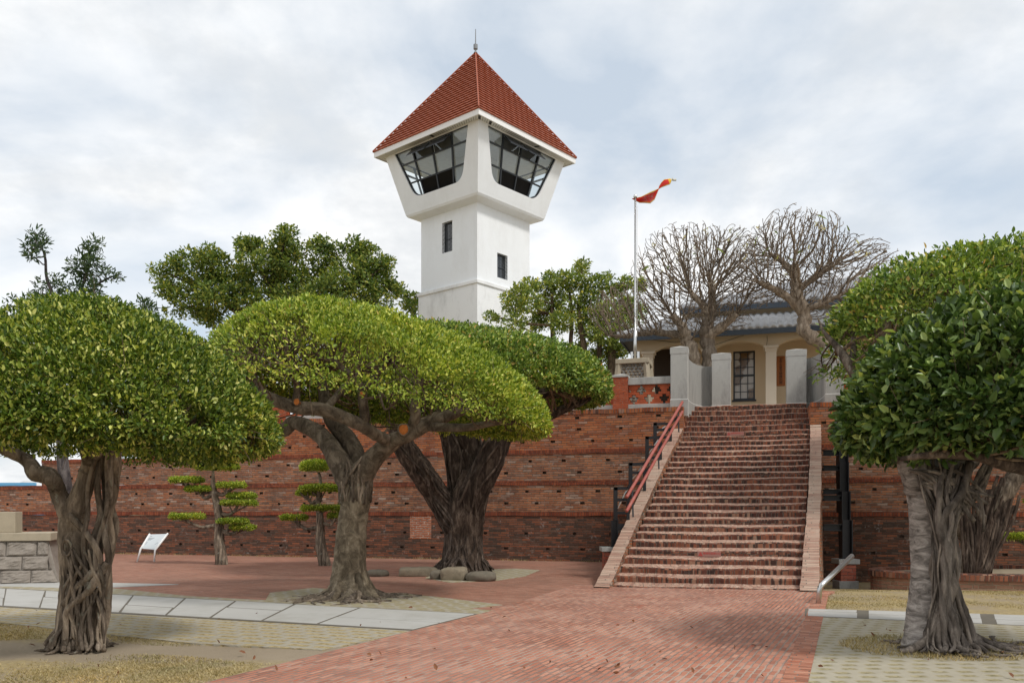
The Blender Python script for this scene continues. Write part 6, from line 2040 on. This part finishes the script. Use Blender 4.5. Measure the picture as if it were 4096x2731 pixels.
# ---------- topiary trees with flat leaf pads
def topiary(base_px, trunk, pads, label, D, leafL=.046):
    x, y = (base_px[0] - HX) / F * D, D
    T = empty("cloud_pruned_tree", (x, y, 0)); og = (x, y, 0)
    tag(T, label, "tree", "cloud pruned trees by the wall")
    tb = MB()
    l = limb(tb, trunk, 1.0, 10, og, .02)
    sc_ = D / F
    for i, (px, py, wpx, hpx, ax, ay) in enumerate(pads):
        c = P(px, py, D + random.uniform(-.1, .25)) - Vector(og)
        if ax is not None:
            limb(tb, [(ax, ay, D, 9), ((ax + px) / 2, (ay + py + hpx) / 2 + 10, D, 7), (px, py + hpx * .4, D, 5)], i, 7, og, .02)
            for j in range(4):
                limb(tb, [((ax + px) / 2 + (px - ax) * .2, (ay + py + hpx) / 2 + 4, D, 4), (px + random.uniform(-.4, .4) * wpx, py, D + random.uniform(-.2, .2), 2)], i + j, 4, og, .01)
    tb.build("trunk", M['barkL'], T, smooth=True)
    rb_ = MB()
    for q in range(9):
        a_ = q * .7
        pts = [(l[j][0] + (l[j][3] * .9) * math.cos(a_ + .12 * j), l[j][1] + l[j][3] * .9 * math.sin(a_ + .12 * j), l[j][2]) for j in range(0, int(len(l) * .55))]
        rb_.tube(pts, .025, 5, 0)
    rb_.build("trunk_ribs", M['barkL'], T, smooth=True)
    for i, (px, py, wpx, hpx, ax, ay) in enumerate(pads):
        c = P(px, py, D) - Vector(og)
        hw, hh_ = max(.2, wpx * sc_ / 2 - .09), max(.035, hpx * sc_ / 2 - .075)
        big = 1.5 if ax is None else 1.0
        dm_ = Dome((c.x, c.y + random.uniform(-.1, .2), c.z - hh_ * .4), hw, hw, hw * .6, hh_ * 1.25 * big, hh_ * .5, 0, 2.8, i, .06)
        dome_leaves("leaf_pad", dm_, int(2600 + 15000 * hw * hw), leafL, leafL * .55, M['leafT'], T, .07, -.9, 0, (0, 0, 0), spread=.8, up=.3)
    return T


topiary((886, 2250), [(886, 2262, 24.2, 25), (880, 2180, 24.2, 20), (876, 2100, 24.2, 17), (868, 2020, 24.2, 14), (856, 1960, 24.2, 12), (850, 1900, 24.2, 6), (852, 1860, 24.2, 4)],
        [(868, 1857, 190, 62, None, None), (748, 1917, 148, 38, 852, 1962), (796, 1953, 134, 36, 850, 1975), (925, 1938, 132, 36, 858, 1965), (960, 1980, 134, 36, 864, 2000), (955, 2008, 158, 36, 874, 2050), (744, 2063, 156, 32, 862, 2100), (932, 2082, 142, 34, 882, 2115), (968, 2107, 120, 26, 882, 2120)],
        "pruned tree with nine flat leaf pads, beside the information panel", 24.2)
topiary((1295, 2258), [(1300, 2266, 23.8, 25), (1288, 2200, 23.8, 21), (1280, 2120, 23.8, 16), (1278, 2060, 23.8, 13), (1275, 1990, 23.8, 10), (1280, 1930, 23.8, 7), (1278, 1890, 23.8, 6)],
        [(1262, 1865, 130, 52, None, None), (1285, 1950, 180, 44, 1278, 1990), (1222, 1968, 106, 36, 1276, 1995), (1285, 2030, 190, 30, 1280, 2050), (1172, 2068, 124, 28, 1268, 2110), (1345, 2060, 90, 26, 1290, 2090)],
        "pruned tree with flat leaf pads half hidden behind the pale smooth trunk", 23.8)
topiary((4200, 2290), [(4200, 2300, 20.5, 26), (4190, 2200, 20.5, 22), (4160, 2100, 20.5, 18), (4150, 1980, 20.5, 14), (4150, 1860, 20.5, 8)],
        [(4120, 1850, 210, 90, None, None), (4120, 1905, 170, 50, 4155, 1960), (4085, 2142, 180, 36, 4165, 2180), (4130, 2000, 90, 36, 4155, 2040)],
        "bright pruned tree with leaf pads cut by the right edge of the view", 20.5)


# ---------- background trees
def clump_tree(name, base, D, clumps, leafL, mat, label, trunk, per=900, bark='barkD', group=None, squash=.75, dz=1.2, wdt=.5, z0=4.6, spread=.9, gapq=-.6):
    bp = P(base[0], base[1], D)
    T = empty(name, (bp.x, D, z0)); og = (bp.x, D, z0)
    tag(T, label, "tree", group)
    tb = MB()
    allp = []
    for i, t_ in enumerate(trunk):
        allp.append(limb(tb, t_, i, 9, og, .05, 0, 5)[3:])
    allp = np.concatenate(allp)
    sc_ = D / F
    P_, N_ = [], []
    for (px, py, r) in clumps:
        c = np.array(tuple(P(px, py, D + random.uniform(-dz, dz) * .8) - Vector(og)))
        R = r * sc_
        n = int(per * (r / 60.0) ** 2)
        d = rng.normal(0, 1, (n, 3)); d /= np.linalg.norm(d, axis=1)[:, None]
        rad = R * rng.random(n) ** .45
        ns = 1 + .25 * fld(d[:, 0] * 3, d[:, 2] * 3 + d[:, 1] * 2, 1.2, px * .01) / 2
        p = c + d * (rad * ns)[:, None] * np.array((1, 1, squash))
        keep = fld(p[:, 0] * 1.6, p[:, 2] * 1.9 + p[:, 1], 2.2, px) + rng.normal(0, .55, n) > gapq
        P_.append(p[keep]); N_.append(d[keep])
        j = int(np.argmin(np.linalg.norm((allp[:, :3] - c) * np.array((1, 1, 1)), axis=1) + .6 * np.maximum(0, allp[:, 2] - c[2] + .1)))
        a = allp[j]
        md = (a[:3] + c) / 2 + np.array((random.uniform(-.1, .1), 0, -.08)); r_a = min(a[3] * .6, 6 * sc_)
        s_ = wob([a[:3], md, c], .03, px, 4)
        tb.tube(s_, np.linspace(r_a, 2 * sc_, len(s_)), 5, 0)
    tb.build("trunk", M[bark], T, smooth=True)
    return leaf_mesh("crown", np.concatenate(P_), np.concatenate(N_), leafL, leafL * wdt, mat, T, spread=spread, up=.25), T


bgA = [(640, 1075, 42), (690, 1060, 48), (760, 1040, 62), (840, 1025, 58), (880, 1040, 46), (640, 1120, 40), (700, 1130, 60), (790, 1110, 70), (870, 1110, 66), (660, 1165, 40), (740, 1190, 62), (840, 1190, 75), (930, 1180, 70),
       (985, 985, 52), (1040, 985, 44), (1010, 1050, 66), (1090, 1030, 58), (1145, 938, 48), (1140, 990, 60), (1140, 1060, 80), (1220, 1010, 60), (1060, 1120, 85), (1180, 1130, 85), (960, 1110, 72), (1000, 1200, 70), (1120, 1200, 80),
       (1290, 975, 48), (1340, 1000, 44), (1300, 1045, 62), (1270, 1110, 72), (1420, 995, 60), (1470, 1010, 50), (1400, 1070, 72), (1480, 1080, 62), (1540, 1060, 48), (1350, 1140, 80), (1460, 1150, 74), (1540, 1130, 52), (1575, 1160, 46), (1240, 1200, 80), (1380, 1210, 80), (1500, 1210, 72), (780, 1255, 56), (860, 1270, 60), (700, 1240, 44)]
clump_tree("broadleaf_tree", (1150, 1400), 38, bgA, .155, M['leafE'], "wide rounded broadleaf tree on the terrace left of the tower",
           [[(1150, 1500, 38, 40), (1140, 1350, 38, 32), (1110, 1230, 38, 22), (1080, 1150, 38, 12)], [(1140, 1400, 38, 26), (980, 1260, 38, 20), (860, 1180, 38, 13)], [(1150, 1400, 38, 26), (1300, 1240, 38, 20), (1420, 1130, 38, 12)]], 1050, group="background trees", dz=1.0, gapq=-.35)
bgB = [(2080, 1170, 42), (2120, 1145, 44), (2055, 1230, 50), (2120, 1210, 56), (2180, 1150, 48), (2200, 1110, 36), (2190, 1220, 62), (2240, 1160, 50), (2260, 1110, 34), (2275, 1220, 60), (2310, 1130, 44), (2320, 1080, 34), (2330, 1055, 26), (2350, 1180, 52), (2390, 1130, 44), (2430, 1110, 28), (2420, 1180, 46), (2350, 1260, 60), (2430, 1250, 60), (2250, 1290, 60), (2160, 1290, 56), (2060, 1290, 48), (2470, 1160, 36), (2500, 1130, 34), (2500, 1220, 48), (2560, 1140, 36), (2540, 1250, 50), (2420, 1330, 70), (2480, 1300, 55), (2360, 1330, 60), (2440, 1400, 60), (2530, 1330, 40), (2030, 1190, 30), (2000, 1270, 30), (1960, 1265, 26), (2400, 1440, 46), (2340, 1400, 50), (2480, 1400, 36)]
clump_tree("broadleaf_tree", (2330, 1450), 36, bgB, .13, M['leafF'], "light green feathery trees behind the dome tree, right of the tower",
           [[(2330, 1600, 36, 18), (2335, 1400, 36, 13), (2320, 1250, 36, 9), (2325, 1120, 36, 4)], [(2390, 1600, 36, 14), (2400, 1350, 36, 10), (2410, 1150, 36, 4)], [(2210, 1600, 36, 14), (2215, 1300, 36, 9), (2205, 1130, 36, 4)], [(2460, 1600, 36, 30), (2450, 1420, 36, 18), (2450, 1300, 36, 8)], [(2270, 1600, 36, 12), (2285, 1300, 36, 8), (2270, 1130, 36, 3)]], 1000, 'twig', group="background trees", dz=1.3, spread=.7, gapq=-.9)
clump_tree("broadleaf_tree", (1630, 1300), 44, [(1615, 1195, 30), (1650, 1190, 32), (1690, 1215, 34), (1640, 1230, 40)], .2, M['leafE'], "small patch of dark foliage at the left foot of the tower",
           [[(1650, 1400, 44, 12), (1650, 1250, 44, 6)]], 700, group="background trees")
# tall sparse tree behind the left crown
spr = [(140, 930, 36), (150, 960, 40), (120, 990, 34), (165, 985, 30), (130, 1025, 26), (185, 965, 18), (115, 1010, 22), (200, 1130, 46), (170, 1165, 40), (225, 1170, 44), (150, 1200, 40),
       (380, 975, 30), (375, 1010, 36), (350, 1000, 30), (330, 1040, 34), (295, 1070, 36), (330, 1080, 34), (375, 1050, 34), (395, 1100, 40), (440, 1105, 32), (475, 1105, 18), (340, 1130, 46), (300, 1160, 46), (360, 1165, 44), (260, 1180, 40), (400, 1160, 30), (60, 1210, 34), (90, 1225, 34), (570, 1215, 26), (590, 1225, 24), (600, 1240, 28)]
D = 20.5
_, T = clump_tree("young_pine", (240, 2297), D, spr, .13, M['leafN'], "thin dark tree whose leafy tips rise above the left dome crown", [
    [(235, 2302, D, 28), (250, 2250, D, 20), (265, 2080, D, 20), (262, 1950, D, 22), (255, 1800, D, 22), (245, 1600, D, 18), (240, 1400, D, 14), (225, 1250, D, 9)],
    [(225, 1250, D, 9), (200, 1130, D, 6), (178, 1040, D, 5), (160, 980, D, 3)], [(240, 1350, D, 10), (315, 1190, D, 7), (335, 1120, D, 5), (355, 1050, D, 4), (375, 985, D, 2)], [(300, 1240, D, 5), (390, 1140, D, 4), (480, 1095, D, 2)], [(300, 1300, D, 5), (480, 1260, D, 4), (585, 1225, D, 2)]],
    300, 'trunkdark', wdt=.26, z0=0.0, dz=.5, squash=1.0)


# ---------- frangipani: bare forked boughs
def frangipani(px, py, D, trunks, lobes, label, seed, n=1500, grow=5):
    """bare crown grown towards points scattered through dome shaped lobes: each twig tip forks off the nearest bough"""
    rs = np.random.default_rng(seed)
    b = P(px, py, D)
    T = empty("frangipani_tree", (b.x, D, 4.62)); og = (b.x, D, 4.62)
    tag(T, label, "tree", "bare frangipani trees")
    tb = MB()
    nodes, par, isroot = [], [], []
    for i, t_ in enumerate(trunks):
        l = limb(tb, t_, i + seed, 10, og, .035, 0, 5, .16)
        for j, q in enumerate(l):
            if j > len(l) * .3:
                nodes.append(q[:3]); par.append(-1)
    nroot = len(nodes)
    att = []
    for (cx, cy, rxp, ryp, w_) in lobes:
        k = int(n * w_)
        d = rs.normal(0, 1, (k, 3)); d /= np.linalg.norm(d, axis=1)[:, None]
        r = rs.random(k) ** .28
        c = np.array(tuple(P(cx, cy, D) - Vector(og)))
        sc_ = D / F
        q = c + d * r[:, None] * np.array((rxp * sc_, rxp * sc_ * .8, ryp * sc_))
        att.append(q)
    att = np.concatenate(att)
    nodes = [np.array(v) for v in nodes]
    step = .125
    hub = np.array(tuple(P(lobes[0][0], lobes[0][1] + lobes[0][3] * 1.0, D) - Vector(og)))
    for it in range(70):
        if not len(att): break
        kd = KDTree(len(nodes))
        for i, v in enumerate(nodes): kd.insert(v, i)
        kd.balance()
        new = {}
        for a in att:
            co_, k, ds = kd.find(a)
            if ds < 2.4: new.setdefault(k, []).append((a - nodes[k]) / (ds + 1e-6))
        if not new: break
        fresh = KDTree(len(new))
        for q, (k, ds) in enumerate(new.items()):
            v = np.mean(ds, 0) + rs.normal(0, .10, 3) + np.array((0, 0, .16)) + .55 * (nodes[k] - hub) / (np.linalg.norm(nodes[k] - hub) + 1e-6)
            v = v / (np.linalg.norm(v) + 1e-6)
            nodes.append(nodes[k] + v * step); par.append(k)
            fresh.insert(nodes[-1], q)
        fresh.balance()
        att = np.array([a for a in att if fresh.find(a)[2] > .115])
        if len(nodes) > 26000: break
    nn = len(nodes)
    kids = [[] for _ in range(nn)]
    for i, p_ in enumerate(par):
        if p_ >= 0: kids[p_].append(i)
    rad = np.full(nn, .0095)
    for i in range(nn - 1, -1, -1):
        if kids[i]:
            rad[i] = max(.0095, (sum(rad[c] ** 3.1 for c in kids[i])) ** (1 / 3.1))
    rad = np.minimum(rad, .04)
    done = np.zeros(nn, bool)
    chains = 0
    tips = []
    for i in range(nn):
        for c in kids[i]:
            if i >= nroot and kids[i] and c == max(kids[i], key=lambda q: rad[q]) and par[i] >= 0: continue
            ch = [i, c]
            while kids[ch[-1]]:
                ch.append(max(kids[ch[-1]], key=lambda q: rad[q]))
            pts = np.array([nodes[q] for q in ch]); rr = np.array([rad[q] for q in ch]); rr[0] = rr[1]
            if len(pts) > 3:
                pts[1:-1] = (pts[:-2] + 2 * pts[1:-1] + pts[2:]) / 4
            tb.tube(pts, rr, 5 if rr[0] > .02 else 4, 0)
            tips.append((pts[-1], pts[-1] - pts[-2]))
    tb.build("boughs", M['frangi'], T, smooth=True)
    tp = np.array([t[0] for t in tips]); td = np.array([t[1] for t in tips]); td /= np.linalg.norm(td, axis=1)[:, None] + 1e-9
    top = np.where(tp[:, 2] > np.quantile(tp[:, 2], .55))[0]
    pick = rs.choice(top, min(14, len(top)), False)
    pp = np.repeat(tp[pick], 8, 0) + rs.normal(0, .045, (len(pick) * 8, 3))
    leaf_mesh("blossoms", pp, np.repeat(td[pick], 8, 0), .07, .05, M['petal'], T, spread=.6)
    pick = rs.choice(top, min(9, len(top)), False)
    leaf_mesh("leaves", tp[pick], td[pick], .30, .075, M['leafF'], T, spread=.7, up=-.1)
    return T


D1 = 29.6
frangipani(2810, 1470, D1, [
    [(2790, 1500, D1, 22), (2780, 1440, D1, 24), (2755, 1380, D1, 26), (2745, 1340, D1, 24), (2720, 1300, D1, 18), (2690, 1260, D1, 13)],
    [(2835, 1500, D1, 30), (2835, 1420, D1, 28), (2825, 1350, D1, 27), (2830, 1300, D1, 24), (2845, 1240, D1, 18), (2850, 1170, D1, 14), (2835, 1130, D1, 9)],
    [(2825, 1350, D1, 24), (2880, 1310, D1 - .2, 18), (2950, 1255, D1 - .4, 12)],
    [(2745, 1345, D1, 20), (2680, 1335, D1 + .2, 15), (2600, 1330, D1 + .3, 11), (2500, 1345, D1 + .2, 8), (2430, 1340, D1 + .1, 5)],
    [(2840, 1260, D1, 16), (2800, 1210, D1 + .2, 13), (2760, 1160, D1 + .3, 9)]],
    [(2760, 1130, 250, 235, .45), (2900, 1080, 175, 180, .25), (2530, 1250, 185, 110, .22), (2890, 1260, 130, 80, .08)], "bare frangipani tree with forked grey twigs, nearer the flagpole", 3, 7000)
D2 = 28.6
frangipani(3300, 1470, D2, [
    [(3330, 1500, D2, 24), (3320, 1420, D2, 26), (3280, 1370, D2, 26), (3215, 1320, D2, 26), (3215, 1260, D2, 27), (3190, 1180, D2, 24), (3180, 1110, D2, 20), (3175, 1060, D2, 13)],
    [(3200, 1230, D2, 18), (3120, 1170, D2, 15), (3040, 1130, D2 - .2, 10)],
    [(3190, 1160, D2, 16), (3270, 1100, D2, 13), (3340, 1060, D2, 9)],
    [(3180, 1110, D2, 14), (3130, 1050, D2 + .2, 11), (3080, 1010, D2 + .2, 7)],
    [(3215, 1240, D2, 14), (3300, 1210, D2 - .2, 10), (3380, 1170, D2 - .2, 7)]],
    [(3190, 1030, 225, 195, .46), (3400, 1090, 200, 145, .28), (3040, 1090, 130, 150, .18), (3300, 1200, 150, 80, .08)], "bare frangipani tree with forked grey twigs above the house roof, farther from the flagpole", 4, 7000)

# ---------- fallen leaves
pts = []
for i in range(70):
    if random.random() < .6: x, y = G(random.uniform(100, 2900), random.uniform(2430, 2720))
    else: x, y = G(random.uniform(2400, 4090), random.uniform(2480, 2720))
    pts.append((x, y, .022))
root = empty("fallen_leaves", (0, 0, 0))
root['kind'] = 'stuff'
fo_ = leaf_mesh("leaf_litter", np.array(pts), np.tile((0, 0, .15), (len(pts), 1)), .055, .03, M['litter'], None, spread=.6, up=0)
tag(fo_, kind='stuff')
bpy.data.objects.remove(root)
